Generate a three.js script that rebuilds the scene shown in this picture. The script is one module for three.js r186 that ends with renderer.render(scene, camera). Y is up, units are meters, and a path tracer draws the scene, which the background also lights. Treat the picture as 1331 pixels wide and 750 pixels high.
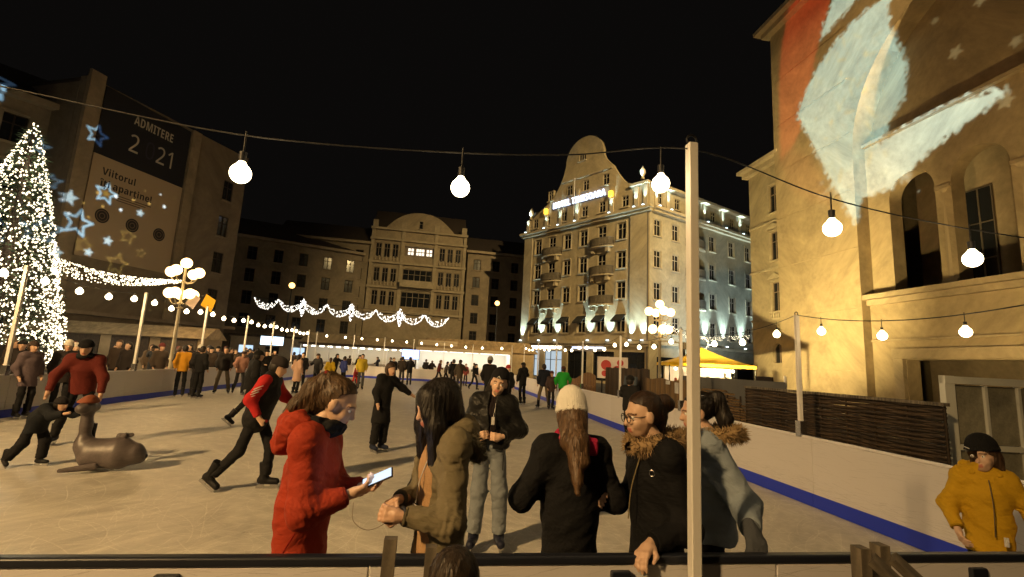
import * as THREE from 'three';
import { mergeGeometries, mergeVertices, toCreasedNormals } from 'three/addons/utils/BufferGeometryUtils.js';
import { RoundedBoxGeometry } from 'three/addons/geometries/RoundedBoxGeometry.js';
import { TextGeometry } from 'three/addons/geometries/TextGeometry.js';
import { FontLoader } from 'three/addons/loaders/FontLoader.js';
import { createNoise3D } from 'simplex-noise';

// ---------------------------------------------------------------- camera, sky, moon, exposure
const scene = new THREE.Scene();
const camera = new THREE.PerspectiveCamera(62.33, 1331 / 750, 0.05, 600);
camera.position.set(0, 1.72, 0);
camera.rotation.order = 'YXZ';
camera.rotation.set(0.1555, -0.13865, 0.05195);
const renderer = new THREE.WebGLRenderer({ antialias: true });
renderer.toneMapping = THREE.LinearToneMapping;
renderer.toneMappingExposure = 1.32;
renderer.shadowMap.enabled = true;
scene.background = new THREE.Color().setRGB(0.0024, 0.0021, 0.0019);
const moon = new THREE.DirectionalLight(new THREE.Color(1, 0.95, 0.88), 0.02);
moon.position.set(-60, 80, 40); moon.castShadow = true;
Object.assign(moon.shadow.camera, { left: -60, right: 60, top: 60, bottom: -60, far: 300 });
scene.add(moon);

// ---------------------------------------------------------------- helpers
let seed = 20211;
const rnd = () => { seed = (seed * 1664525 + 1013904223) >>> 0; return seed / 4294967296; };
const rr = (a, b) => a + (b - a) * rnd();
const noise = createNoise3D(() => rnd());
const V = (x, y, z) => new THREE.Vector3(x, y, z);
const used = new Map();
const numbered = (n) => { const k = used.get(n) || 0; used.set(n, k + 1); return k ? `${n}_${String(k).padStart(3, '0')}` : n; };
const ONES = ['', 'first', 'second', 'third', 'fourth', 'fifth', 'sixth', 'seventh', 'eighth', 'ninth', 'tenth', 'eleventh', 'twelfth', 'thirteenth', 'fourteenth', 'fifteenth', 'sixteenth', 'seventeenth', 'eighteenth', 'nineteenth'];
const ord = (n) => n < 20 ? ONES[n] : n % 10 === 0 ? ['', '', 'twentieth', 'thirtieth', 'fortieth', 'fiftieth'][n / 10] : ['', '', 'twenty', 'thirty', 'forty', 'fifty'][Math.floor(n / 10)] + ' ' + ONES[n % 10];
function tag(o, label, category, group) { o.userData = { label, category }; if (group) o.userData.group = group; return o; }
function thing(name, label, category, [x, y, z] = [0, 0, 0], turn = 0, group) {
  const o = new THREE.Group(); o.name = numbered(name); o.position.set(x, y, z); o.rotation.y = turn; scene.add(o);
  return tag(o, label, category, group);
}
function part(name, g, m, parent, x = 0, y = 0, z = 0, ry = 0) {
  const o = new THREE.Mesh(Array.isArray(g) ? join(g) : g, m); o.name = name; o.castShadow = o.receiveShadow = true;
  o.position.set(x, y, z); o.rotation.y = ry; parent.add(o); return o;
}
function struct(name, g, m) { const o = part(numbered(name), g, m, scene); o.userData = { kind: 'structure' }; return o; }
function join(gs) {
  gs = gs.map((g) => { g = g.index ? g.toNonIndexed() : g; for (const k of Object.keys(g.attributes)) if (!['position', 'normal', 'uv'].includes(k)) g.deleteAttribute(k); if (!g.attributes.uv) g.setAttribute('uv', new THREE.BufferAttribute(new Float32Array(g.attributes.position.count * 2), 2)); return g; });
  return gs.length > 1 ? mergeGeometries(gs) : gs[0];
}
// box with uv in metres
function bx(w, h, d, x = 0, y = 0, z = 0) {
  const g = new THREE.BoxGeometry(w, h, d), uv = g.attributes.uv, dims = [[d, h], [d, h], [w, d], [w, d], [w, h], [w, h]];
  for (let f = 0; f < 6; f++) for (let i = 0; i < 4; i++) { const k = f * 4 + i; uv.setXY(k, uv.getX(k) * dims[f][0] + x * 0.73, uv.getY(k) * dims[f][1] + y * 0.61); }
  return g.translate(x, y, z);
}
const rbx = (w, h, d, r, x = 0, y = 0, z = 0) => new RoundedBoxGeometry(w, h, d, 2, r).translate(x, y, z);
function cyl(r0, r1, h, x = 0, y = 0, z = 0, n = 12) { return new THREE.CylinderGeometry(r1, r0, h, n).translate(x, y + h / 2, z); }
function bar(a, b, r, n = 8, r2 = r) {
  const d = V().subVectors(b, a), g = new THREE.CylinderGeometry(r2, r, d.length(), n);
  g.applyQuaternion(new THREE.Quaternion().setFromUnitVectors(V(0, 1, 0), d.clone().normalize()));
  return g.translate((a.x + b.x) / 2, (a.y + b.y) / 2, (a.z + b.z) / 2);
}
function beam(a, b, w, h) { // square-section bar between two points
  const d = V().subVectors(b, a), g = bx(w, d.length(), h);
  g.applyQuaternion(new THREE.Quaternion().setFromUnitVectors(V(0, 1, 0), d.clone().normalize()));
  return g.translate((a.x + b.x) / 2, (a.y + b.y) / 2, (a.z + b.z) / 2);
}
const tube = (pts, r, seg = 24, n = 6) => new THREE.TubeGeometry(new THREE.CatmullRomCurve3(pts), seg, r, n);
function extrude(shape, depth, bevel = 0) { return new THREE.ExtrudeGeometry(shape, { depth, bevelEnabled: bevel > 0, bevelThickness: bevel, bevelSize: bevel, bevelSegments: 2, curveSegments: 16 }); }
function polyShape(pts) { const s = new THREE.Shape(); pts.forEach(([x, y], i) => i ? s.lineTo(x, y) : s.moveTo(x, y)); s.closePath(); return s; }
function rectHole(x, y, w, h) { const p = new THREE.Path(); p.moveTo(x - w / 2, y - h / 2); p.lineTo(x - w / 2, y + h / 2); p.lineTo(x + w / 2, y + h / 2); p.lineTo(x + w / 2, y - h / 2); p.closePath(); return p; }
function archHole(x, y0, w, hs) { const p = new THREE.Path(); p.moveTo(x - w / 2, y0); p.lineTo(x - w / 2, y0 + hs); p.absarc(x, y0 + hs, w / 2, Math.PI, 0, true); p.lineTo(x + w / 2, y0); p.closePath(); return p; }

// ---------------------------------------------------------------- textures and materials
function field(n, f) { const a = new Float32Array(n * n); for (let j = 0; j < n; j++) for (let i = 0; i < n; i++) a[j * n + i] = f(i / n, j / n); return a; }
function tnoise(u, v, s, o = 0) { const A = u * Math.PI * 2, B = v * Math.PI * 2, r = s / 6.283; return (noise(Math.cos(A) * r + o, Math.sin(A) * r + Math.cos(B) * r, Math.sin(B) * r + o * 1.7)); }
function dataTex(n, f, srgb, rep = 1) { // f(u, v) -> grey or [r, g, b] in 0..1 (sRGB values where srgb)
  const d = new Uint8Array(n * n * 4);
  for (let j = 0; j < n; j++) for (let i = 0; i < n; i++) { const c = f(i / n, j / n), k = (j * n + i) * 4; for (let q = 0; q < 3; q++) d[k + q] = Math.max(0, Math.min(255, 255 * (Array.isArray(c) ? c[q] : c))); d[k + 3] = 255; }
  const t = new THREE.DataTexture(d, n, n); t.wrapS = t.wrapT = THREE.RepeatWrapping; t.magFilter = THREE.LinearFilter; t.minFilter = THREE.LinearMipmapLinearFilter; t.generateMipmaps = true; t.repeat.set(rep, rep);
  if (srgb) t.colorSpace = THREE.SRGBColorSpace; t.needsUpdate = true; return t;
}
const fbm = (u, v, s, o) => 0.5 + 0.28 * tnoise(u, v, s, o) + 0.15 * tnoise(u, v, s * 2.3, o + 3) + 0.09 * tnoise(u, v, s * 5.1, o + 7);
const tGrain = dataTex(256, (u, v) => { const k = 0.84 + 0.3 * (fbm(u, v, 9, 1) - 0.5) + 0.1 * (rnd() - 0.5); return [k, k, k]; }, true, 0.25);
const tStain = dataTex(512, (u, v) => { const k = 0.86 + 0.2 * (fbm(u, v, 7, 11) - 0.5) + 0.1 * (fbm(u, v, 31, 15) - 0.5) + 0.03 * (rnd() - 0.5); return [k, k * 0.99, k * 0.97]; }, true, 0.07);
const tBump = dataTex(256, (u, v) => 0.5 + 0.5 * (fbm(u, v, 22, 5) - 0.5) + 0.25 * (rnd() - 0.5), false, 1.2);
const tCloth = dataTex(256, (u, v) => 0.5 + 0.35 * tnoise(u, v, 14, 4) + 0.2 * tnoise(u, v, 40, 9) + 0.1 * Math.sin(u * 800) * Math.sin(v * 800), false, 3);
const tWood = dataTex(256, (u, v) => { const k = 0.74 + 0.2 * tnoise(u, v * 0.2, 30, 3) + 0.12 * tnoise(u, v, 6, 8) + 0.06 * (rnd() - 0.5); return [k, k * 0.96, k * 0.9]; }, true, 0.9);
function mat(rgb, rough = 0.8, o = {}) { return new THREE.MeshPhysicalMaterial({ color: new THREE.Color().setRGB(...rgb), roughness: rough, ...o }); }
const stucco = (rgb, o = {}) => mat(rgb, 0.9, { map: tStain, bumpMap: tBump, bumpScale: 0.004, ...o });
const cloth = (rgb, rough = 0.85, o = {}) => mat(rgb, rough, { bumpMap: tCloth, bumpScale: 0.002, specularIntensity: 0.35, ...o });
const glow = (rgb, k) => new THREE.MeshStandardMaterial({ color: new THREE.Color(0, 0, 0), emissive: new THREE.Color().setRGB(...rgb), emissiveIntensity: k, roughness: 0.4 });
const M = {
  black: mat([0.012, 0.012, 0.013], 0.5), iron: mat([0.02, 0.02, 0.022], 0.45, { metalness: 0.5 }), steel: mat([0.55, 0.55, 0.56], 0.25, { metalness: 1 }),
  white: mat([0.74, 0.73, 0.71], 0.55, { map: tGrain }), glass: mat([0.012, 0.013, 0.015], 0.12), wood: mat([0.2, 0.14, 0.085], 0.75, { map: tWood }), darkwood: mat([0.05, 0.032, 0.02], 0.8, { map: tWood }),
  greywood: mat([0.2, 0.18, 0.15], 0.8, { map: tWood }), cable: mat([0.012, 0.012, 0.012], 0.6), bulb: glow([1, 0.8, 0.48], 9), globe: glow([1, 0.62, 0.22], 7), fairy: glow([1, 0.84, 0.54], 3.4),
};
function pointLight(parent, rgb, cd, x, y, z, r = 1) { const l = new THREE.PointLight(new THREE.Color().setRGB(...rgb), cd); l.position.set(x, y, z); l.castShadow = true; l.shadow.radius = r; l.name = 'lamp_light'; parent.add(l); return l; }
function spot(parent, rgb, cd, from, to, angle, pen = 0.5, r = 4) {
  const l = new THREE.SpotLight(new THREE.Color().setRGB(...rgb), cd, 0, angle, pen); l.position.set(...from); l.target.position.set(...to); l.castShadow = true; l.shadow.radius = r; l.name = 'flood_light'; parent.add(l, l.target); return l;
}
// ---------------------------------------------------------------- the ground, the ice, the boards
const XL = -9.25, XR = 5.19, ZF = -2.15, ZB = -38;
{
  const tPave = dataTex(512, (u, v) => { const k = 0.62 + 0.3 * (fbm(u, v, 8, 21) - 0.5) + 0.08 * (rnd() - 0.5); const e = (Math.abs((u * 8) % 1 - 0.5) > 0.47 || Math.abs((v * 8) % 1 - 0.5) > 0.47) ? 0.7 : 1; return [k * e, k * e * 0.97, k * e * 0.93]; }, true, 0.25);
  const g = new THREE.PlaneGeometry(800, 800).rotateX(-Math.PI / 2); for (let i = 0; i < 4; i++) g.attributes.uv.setXY(i, g.attributes.position.getX(i), g.attributes.position.getZ(i));
  const o = struct('ground', g.translate(0, -0.012, -100), mat([0.16, 0.145, 0.13], 0.75, { map: tPave }));
}
{ // ice: whitish sheet scored by skates, with snow dust swept into patches
  const N = 1024, a = new Float32Array(N * N).fill(0);
  for (let k = 0; k < 2600; k++) { // skate cuts, long shallow arcs
    let x = rnd() * N, y = rnd() * N, t = rnd() * 6.283; const c = rr(-0.012, 0.012), len = rr(20, 170), w = rr(0.15, 0.6);
    for (let i = 0; i < len; i++) { x += Math.cos(t); y += Math.sin(t); t += c; const k2 = ((y | 0) & (N - 1)) * N + ((x | 0) & (N - 1)); a[k2] = Math.min(1, a[k2] + w); }
  }
  const low = field(256, (u, v) => fbm(u, v, 7, 31)), mid = field(256, (u, v) => fbm(u, v, 30, 37));
  const at = (f, i, j) => f[((j >> 2) & 255) * 256 + ((i >> 2) & 255)];
  const mk = (fn, srgb) => { const d = new Uint8Array(N * N * 4); for (let j = 0; j < N; j++) for (let i = 0; i < N; i++) { const k = j * N + i, c = fn(a[k], at(low, i, j), at(mid, i, j)); for (let q = 0; q < 3; q++) d[k * 4 + q] = Math.max(0, Math.min(255, c[q] * 255)); d[k * 4 + 3] = 255; } const t = new THREE.DataTexture(d, N, N); t.wrapS = t.wrapT = THREE.RepeatWrapping; t.magFilter = THREE.LinearFilter; t.minFilter = THREE.LinearMipmapLinearFilter; t.generateMipmaps = true; t.repeat.set(1 / 7, 1 / 7); if (srgb) t.colorSpace = THREE.SRGBColorSpace; t.needsUpdate = true; return t; };
  const tc = mk((s, l, m) => { const k = 0.86 + 0.16 * (l - 0.5) + 0.16 * (m - 0.5) + 0.17 * s + 0.02 * (rnd() - 0.5); return [k, k * 0.985, k * 0.955]; }, true);
  const trg = mk((s, l, m) => { const k = 0.62 + 0.5 * (l - 0.5) + 0.25 * (m - 0.5) + 0.2 * s; return [k, k, k]; });
  const tb = mk((s, l, m) => { const k = 0.6 + 0.3 * (m - 0.5) - 0.4 * s + 0.05 * rnd(); return [k, k, k]; });
  const s = polyShape([[XL - 0.05, -ZF], [XR + 0.05, -ZF], [XR + 0.05, 34], [XR - 3.2, 37.4], [-6.8, 39.6], [XL - 0.05, 37.6]]);
  const g = new THREE.ShapeGeometry(s).rotateX(-Math.PI / 2); const p = g.attributes.position, uv = g.attributes.uv; for (let i = 0; i < p.count; i++) uv.setXY(i, p.getX(i), p.getZ(i));
  struct('ice', g, mat([0.66, 0.65, 0.62], 0.75, { map: tc, roughnessMap: trg, bumpMap: tb, bumpScale: 0.004, specularIntensity: 0.22 }));
}
const tScuff = (() => { // rubbed plastic: faint scratches and boot marks
  const N = 512, a = new Float32Array(N * N).fill(0); for (let k = 0; k < 420; k++) { let x = rnd() * N, y = rnd() < 0.6 ? N * rr(0.0, 0.4) : rnd() * N; const t = rr(-0.5, 0.5) + (rnd() < 0.5 ? 3.14 : 0), l = rr(6, 90), w = rr(0.03, 0.16); for (let i = 0; i < l; i++) { x += Math.cos(t); y += Math.sin(t); a[((y | 0) & 511) * N + ((x | 0) & 511)] += w; } }
  let n = 0; return dataTex(N, () => { const k = 0.95 - Math.min(0.4, a[n++]) + 0.02 * (rnd() - 0.5); return [k, k * 0.99, k * 0.98]; }, true, 1);
})();
const boardM = [0, 1, 2].map((k) => mat([0.7 - k * 0.02, 0.69 - k * 0.02, 0.72 - k * 0.025], 0.5, { map: tScuff })), kickM = mat([0.008, 0.03, 0.5], 0.45), capM = mat([0.74, 0.72, 0.73], 0.5), railM = mat([0.012, 0.014, 0.022], 0.4);
function boards(label, pts, inside, capMat = capM, H = 0.925, kick = 0.17) { // panels of about 2 m along a polyline on the ground; inside: which side the ice lies on
  const t = thing('rink_boards', label, 'rink boards', [pts[0][0], 0, pts[0][1]], 0, 'boards round the rink');
  for (let s = 0; s + 1 < pts.length; s++) {
    const [x0, z0] = pts[s], [x1, z1] = pts[s + 1], L = Math.hypot(x1 - x0, z1 - z0), n = Math.max(1, Math.round(L / 2)), w = L / n, a = -Math.atan2(z1 - z0, x1 - x0);
    for (let i = 0; i < n; i++) {
      const f = (i + 0.5) / n, cx = x0 + (x1 - x0) * f - pts[0][0], cz = z0 + (z1 - z0) * f - pts[0][1];
      part('panel', rbx(w - 0.008, H - 0.03, 0.05, 0.006, 0, (H - 0.03) / 2, 0), boardM[(i * 7 + s) % 3], t, cx, 0, cz, a + rr(-0.004, 0.004));
      part('kick_strip', bx(w - 0.004, kick, 0.016, 0, kick / 2 + 0.004, inside * 0.034), kickM, t, cx, 0, cz, a);
    }
    part('cap_rail', rbx(L, 0.03, 0.06, 0.01, 0, H - 0.014, 0), capMat, t, (x0 + x1) / 2 - pts[0][0], 0, (z0 + z1) / 2 - pts[0][1], a);
  }
  return t;
}
boards('long white board with blue kick strip along the right of the ice', [[XR, ZF - 0.06], [XR, -34]], -1);
boards('far white board across the back of the ice before the stalls', [[XR, -34], [XR - 3.2, -37.4], [-6.8, -39.6], [XL, -37.6]], -1);
boards('long white board along the left of the ice before the waiting crowd', [[XL, ZF - 0.06], [XL, -37.6]], 1);
{ // the near barrier that the photograph looks over: pale panels under a dark rail on dark posts
  const t = thing('front_barrier', 'near white barrier with dark top rail the skaters lean on', 'barrier', [XL, 0, ZF]);
  const L = XR - XL, n = 8, w = L / n;
  for (let i = 0; i < n; i++) { part('panel', rbx(w - 0.006, 0.84, 0.03, 0.005, 0, 0.46, 0), boardM[i % 3], t, (i + 0.5) * w, 0, 0.0); }
  part('top_rail', rbx(L + 0.1, 0.038, 0.05, 0.012, L / 2, 0.9, 0), railM, t);
  for (let i = 0; i <= n * 1; i++) part('post', rbx(0.09, 0.86, 0.03, 0.008, 0, 0.43, 0.022), railM, t, 8.28 + (i - 4) * w, 0, 0);
}
// ---------------------------------------------------------------- buildings
// A facade frame: local x runs along the wall, y up, z out of it.
class Facade {
  constructor(t, P, d) { this.t = t; this.P = P; this.d = d; this.th = -Math.atan2(d[1], d[0]); this.n = [-d[1], d[0]]; }
  at(o, s, y, out = 0) { const b = this.t.position; o.position.set(this.P[0] + this.d[0] * s + this.n[0] * out - b.x, y - b.y, this.P[1] + this.d[1] * s + this.n[1] * out - b.z); o.rotation.y = this.th; return o; }
  part(name, g, m, s = 0, y = 0, out = 0) { return this.at(part(name, g, m, this.t), s, y, out); }
  world(s, y, out) { return [this.P[0] + this.d[0] * s + this.n[0] * out, y, this.P[1] + this.d[1] * s + this.n[1] * out]; }
}
const winCache = new Map();
function windowGeo(w, h, cols, rows) {
  const k = [w, h, cols, rows].join(); if (winCache.has(k)) return winCache.get(k);
  const f = 0.07, gs = [bx(w, f, 0.08, 0, h / 2 - f / 2), bx(w, f, 0.08, 0, -h / 2 + f / 2), bx(f, h - 2 * f, 0.08, -w / 2 + f / 2), bx(f, h - 2 * f, 0.08, w / 2 - f / 2)];
  for (let i = 1; i < cols; i++) gs.push(bx(0.09, h - 2 * f, 0.07, -w / 2 + w * i / cols));
  for (let j = 1; j < rows; j++) gs.push(bx(w - 2 * f, 0.07, 0.065, 0, h / 2 - h * 0.34 * j));
  const r = { frame: join(gs), pane: bx(w - f, h - f, 0.02), sill: bx(w + 0.3, 0.12, 0.26) , head: bx(w + 0.2, 0.1, 0.14), jamb: bx(0.14, h + 0.1, 0.08) };
  winCache.set(k, r); return r;
}
function win(F, s, y, w, h, m, o = {}) { // window set into its opening: frame > pane, with sill and head moulding
  const g = windowGeo(w, h, o.cols || 2, o.rows || 2), f = F.part('window', g.frame, m.frame, s, y, o.out ?? -0.12);
  part('pane', g.pane, o.pane || m.pane, f, 0, 0, -0.02);
  part('sill', g.sill, m.trim, f, 0, -h / 2 - 0.07, 0.17 - (o.out ?? -0.12) - 0.12);
  if (o.head) part('head_moulding', g.head, m.trim, f, 0, h / 2 + 0.16, 0.05 - (o.out ?? -0.12));
  if (o.jamb) for (const q of [-1, 1]) part('jamb', g.jamb, m.trim, f, q * (w / 2 + 0.1), 0, 0.04 - (o.out ?? -0.12));
  return f;
}
const font = await new FontLoader().loadAsync('fonts/droid/droid_sans_bold.typeface.json');

// ---- the gabled hotel on the corner
{
  const wallM = stucco([0.44, 0.37, 0.25]), trim = stucco([0.5, 0.43, 0.31]), m = { frame: mat([0.3, 0.26, 0.2], 0.6), pane: M.glass, trim };
  const C = [21.59, -48.09], dF = [-0.56, -0.828], W = 19.7, Lp = [C[0] + dF[0] * W, C[1] + dF[1] * W];
  const t = thing('corner_hotel', 'cream corner hotel with curved gable, lit sign and rows of balconies', 'hotel', [C[0], 0, C[1]]);
  const F = new Facade(t, Lp, [-dF[0], -dF[1]]), S = new Facade(t, C, [0.902, -0.431]);
  const cols = [3.6, 6.4, 9.2, 11.85, 14.5, 17.05].map((s) => W - s), rows = [17.45, 14.05, 10.55, 6.75], balc = [W - 6.4, W - 14.5];
  // front wall with its gable outline and window openings
  const sh = new THREE.Shape(); sh.moveTo(0, 0); sh.lineTo(W, 0); sh.lineTo(W, 22.3); sh.lineTo(W - 2.4, 22.9);
  sh.bezierCurveTo(W - 3.6, 23.3, W - 4.2, 24.6, W - 5.0, 25.9); sh.bezierCurveTo(W - 5.6, 26.6, W - 6.3, 27.0, W - 6.45, 28.0);
  sh.absarc(W - 9.5, 28.0, 3.05, 0, Math.PI, false); sh.bezierCurveTo(W - 12.8, 26.6, W - 13.6, 24.6, W - 15.2, 23.6); sh.bezierCurveTo(W - 16.2, 22.9, W - 17.4, 22.4, W - 18.6, 21.6); sh.lineTo(0, 21.2); sh.closePath();
  for (const y of rows) for (const s of cols) { const b = balc.includes(s) && y > 8; sh.holes.push(rectHole(s, b ? y - 0.25 : y, 1.15, b ? 2.5 : 1.9)); }
  const attic = [1.9, 4.1, 7.0, 10.5, 13.2, 16.5].map((s) => s), gab = [4.6, 7.9, 10.6, 13.7];
  for (const s of attic) sh.holes.push(rectHole(s, 20.95, 0.9, 1.35));
  for (const s of gab) sh.holes.push(rectHole(s, 24.35, 0.9, 1.4));
  sh.holes.push(rectHole(W - 9.8, 28.3, 1.1, 0.9));
  for (let i = 0; i < 5; i++) sh.holes.push(rectHole(2.1 + i * 3.9, 1.95, 3.0, 3.3));
  F.part('front_wall', extrude(sh, 0.45), wallM, 0, 0, -0.45);
  for (const y of rows) for (const s of cols) { const b = balc.includes(s) && y > 8; win(F, s, b ? y - 0.25 : y, 1.15, b ? 2.5 : 1.9, m, { jamb: !b, head: true }); }
  for (const s of attic) win(F, s, 20.95, 0.9, 1.35, m); for (const s of gab) win(F, s, 24.35, 0.9, 1.4, m); win(F, W - 9.8, 28.3, 1.1, 0.9, m, { cols: 3, rows: 1 });
  const railMat = mat([0.12, 0.1, 0.075], 0.6);
  // bowed balconies
  const bowShape = new THREE.Shape(); bowShape.moveTo(-1.75, 0); bowShape.bezierCurveTo(-1.6, 1.15, 1.6, 1.15, 1.75, 0); bowShape.closePath();
  const slabG = extrude(bowShape, 0.16).rotateX(Math.PI / 2), rail = [];
  const curve = new THREE.CubicBezierCurve3(V(-1.7, 0, 0), V(-1.55, 0, 1.1), V(1.55, 0, 1.1), V(1.7, 0, 0));
  const railG = join([new THREE.TubeGeometry(curve, 16, 0.045, 5).translate(0, 0.95, 0), new THREE.TubeGeometry(curve, 16, 0.035, 5).translate(0, 0.1, 0), ...Array.from({ length: 25 }, (_, i) => { const p = curve.getPoint(i / 24); return bx(0.06, 0.9, 0.06, p.x, 0.5, p.z); })]);
  const apron = (() => { const s2 = new THREE.Shape(); s2.moveTo(-1.6, 0); s2.bezierCurveTo(-1.45, 1.0, 1.45, 1.0, 1.6, 0); s2.bezierCurveTo(1.35, 0.9, -1.35, 0.9, -1.6, 0); return extrude(s2, 0.75).rotateX(Math.PI / 2).translate(0, 0.92, 0.05); })();
  for (const s of balc) for (const y of rows.slice(0, 3)) { const b = F.part('balcony', slabG, trim, s, y - 1.5, 0); part('railing', railG, railMat, b); part('railing_panel', apron, mat([0.24, 0.2, 0.14], 0.6, { map: tGrain }), b); part('bracket', bx(0.4, 0.55, 0.5, 0, -0.44, 0.25), trim, b, -1.05); part('bracket', bx(0.4, 0.55, 0.5, 0, -0.44, 0.25), trim, b, 1.05); }
  // dark awnings over the first-floor windows
  const aw = extrude(polyShape([[0, 0], [0.95, -0.75], [0.95, -0.95], [0, -0.05]]), 1.4).rotateY(-Math.PI / 2).translate(0.7, 0, 0);
  for (const s of cols) F.part('awning', aw, cloth([0.025, 0.025, 0.025]), s, rows[3] + 1.05, 0);
  // cornices and bands
  F.part('main_cornice', [bx(W + 1.0, 0.3, 0.75, W / 2, 19.55, 0.375), bx(W + 0.7, 0.28, 0.45, W / 2, 19.25, 0.225)], trim, 0, 0, 0.002);
  F.part('street_band', [bx(W + 0.5, 0.35, 0.4, W / 2, 4.65, 0.2), bx(W + 0.3, 0.2, 0.25, W / 2, 4.3, 0.125)], trim, 0, 0, 0.002);
  F.part('gable_band', bx(8.0, 0.16, 0.2, 10.6, 25.6, 0.1), trim, 0, 0, 0.002);
  F.part('corner_pier', bx(2.2, 14.3, 0.18, W - 1.25, 12.0, 0.09), wallM, 0, 0, 0.003);
  F.part('corner_pier', bx(1.5, 14.3, 0.18, 0.8, 12.0, 0.09), wallM, 0, 0, 0.003);
  F.part('drain_pipe', cyl(0.07, 0.07, 18.6, W - 0.12, 0.4, 0.14), mat([0.06, 0.05, 0.045], 0.5), 0, 0, 0);
  // attic pilasters, each with a cool up-light at its foot
  const lampM = glow([0.75, 0.95, 1], 3), cool = [0.62, 0.93, 1], fit = bx(0.22, 0.12, 0.22);
  const upl = (Fc, s, y, out, cd, ang = 0.36, rise = 3) => { Fc.part('wall_light', fit, lampM, s, y, out); const a = Fc.world(s, y + 0.12, out), b = Fc.world(s, y + rise, out - 0.34); spot(scene, cool, cd, a, b, ang, 0.6, 2); };
  for (const [s, h] of [[0.55, 1.7], [4.05, 1.7], [6.55, 2.0], [9.4, 4.2], [14.65, 1.9], [18.05, 2.6], [19.25, 2.6]]) { F.part('pilaster', rbx(0.55, h + 0.3, 0.16, 0.03, 0, h / 2, 0.08), trim, s, 19.78, 0.002); upl(F, s, 19.79, 0.6, 80); }
  for (const [s, y] of [[4.05, 22.2], [14.65, 22.2]]) { const l = F.part('lantern', rbx(0.55, 0.75, 0.4, 0.1), glow([1, 0.55, 0.04], 2.2), s, y, 0.3); }
  for (const [s, y] of [[0.6, 21.9], [18.6, 23.2]]) { const u = F.part('roof_urn', new THREE.LatheGeometry([[0.01, 0], [0.25, 0], [0.12, 0.3], [0.34, 0.75], [0.3, 1.1], [0.12, 1.35], [0.01, 1.6]].map(([a, b]) => new THREE.Vector2(a, b)), 16), trim, s, y, -0.3); spot(scene, cool, 25, F.world(s, y + 0.3, 0.9), F.world(s, y + 0.9, -0.3), 0.5, 0.5); }
  F.part('attic_cap', bx(2.4, 0.28, 0.6, W - 1.2, 22.55, 0.1), trim, 0, 0, 0);
  // cool light washing down and up the first-floor wall beside the balconies
  for (const s of [0.5, 3.9, 6.7, 11.9, 14.75, 17.7, 19.2]) upl(F, s, 4.85, 0.55, 190, 0.5, 4);
  // sign
  const txt = new TextGeometry('HOTEL TIMISOARA', { font, size: 0.82, depth: 0.12, curveSegments: 3 }); txt.computeBoundingBox(); const tw = txt.boundingBox.max.x;
  txt.scale(8.6 / tw, 1, 1);
  F.part('illuminated_sign', txt, glow([0.62, 0.72, 1], 2.6), 5.2, 22.3, 0.15);
  F.part('sign_rail', bx(9, 0.06, 0.06, 4.4, 0, 0), M.iron, 5.2, 22.2, 0.12);
  F.part('flag_mast', cyl(0.05, 0.05, 5, 0, 0, 0, 6), mat([0.6, 0.58, 0.55], 0.5), 9.4, 20.4, 0.8);
  // ground floor
  for (let i = 0; i < 5; i++) {
    const s = 2.1 + i * 3.9, lit = i === 0 || i === 1; const f = F.part('shop_front', windowGeo(3.0, 3.3, 3, 2).frame, M.iron, s, 1.95, -0.2);
    part('pane', bx(2.9, 3.2, 0.02), lit ? glow([0.75, 0.9, 1], 0.5) : M.glass, f, 0, 0, -0.02);
  }
  F.part('fascia_light', bx(4.6, 0.22, 0.12), glow([0.7, 0.78, 1], 1.6), 11.6, 4.0, 0.15); F.part('fascia_light', bx(6.5, 0.3, 0.12), glow([1, 0.93, 0.75], 5), 4.2, 4.0, 0.15);
  { const l = new THREE.RectAreaLight(new THREE.Color(1, 0.93, 0.75), 4, 6.5, 0.3), p = F.world(4.2, 3.9, 0.3), q = F.world(4.2, 2.5, 4); l.position.set(...p); l.lookAt(...q); scene.add(l); }
  // side wall
  const WS = 34, ss = new THREE.Shape(); ss.moveTo(0, 0); ss.lineTo(WS, 0); ss.lineTo(WS, 22.3); ss.lineTo(0, 22.3); ss.closePath();
  const scol = [1.3, 4.4, 8.0, 11.4, 15.5, 19.2, 23, 27, 31], srow = [17.45, 13.9, 10.3, 6.75];
  for (const y of srow) for (const s of scol) ss.holes.push(rectHole(s, y, 1.15, 1.9));
  for (const s of scol) ss.holes.push(rectHole(s + 0.4, 20.95, 0.9, 1.35));
  S.part('side_wall', extrude(ss, 0.45), stucco([0.42, 0.38, 0.29]), 0, 0, -0.45);
  for (const y of srow) for (const s of scol) win(S, s, y, 1.15, 1.9, m, { jamb: true });
  for (const s of scol) win(S, s + 0.4, 20.95, 0.9, 1.35, m);
  S.part('main_cornice', [bx(WS, 0.3, 0.75, WS / 2 + 0.3, 19.55, 0.375), bx(WS, 0.28, 0.45, WS / 2 + 0.3, 19.25, 0.225)], trim, 0, 0, 0.004);
  S.part('roof_cornice', bx(WS, 0.3, 0.7, WS / 2 + 0.3, 22.3, 0.3), trim, 0, 0, 0.006);
  S.part('street_band', bx(WS, 0.35, 0.4, WS / 2 + 0.3, 4.65, 0.2), trim, 0, 0, 0.004);
  for (const s of [1.0, 3.0, 9.8, 13.6, 17.4, 21.2, 25]) { S.part('pilaster', rbx(0.5, 2.4, 0.16, 0.03, 0, 1.2, 0.08), trim, s, 19.78, 0.002); upl(S, s, 19.79, 0.6, 90); }
  for (const y of srow.slice(0, 3)) { const b = S.part('balcony', slabG, trim, 8.0, y - 1.2, 0); part('railing', railG, railMat, b); part('railing_panel', apron, mat([0.24, 0.2, 0.14], 0.6), b); }
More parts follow.
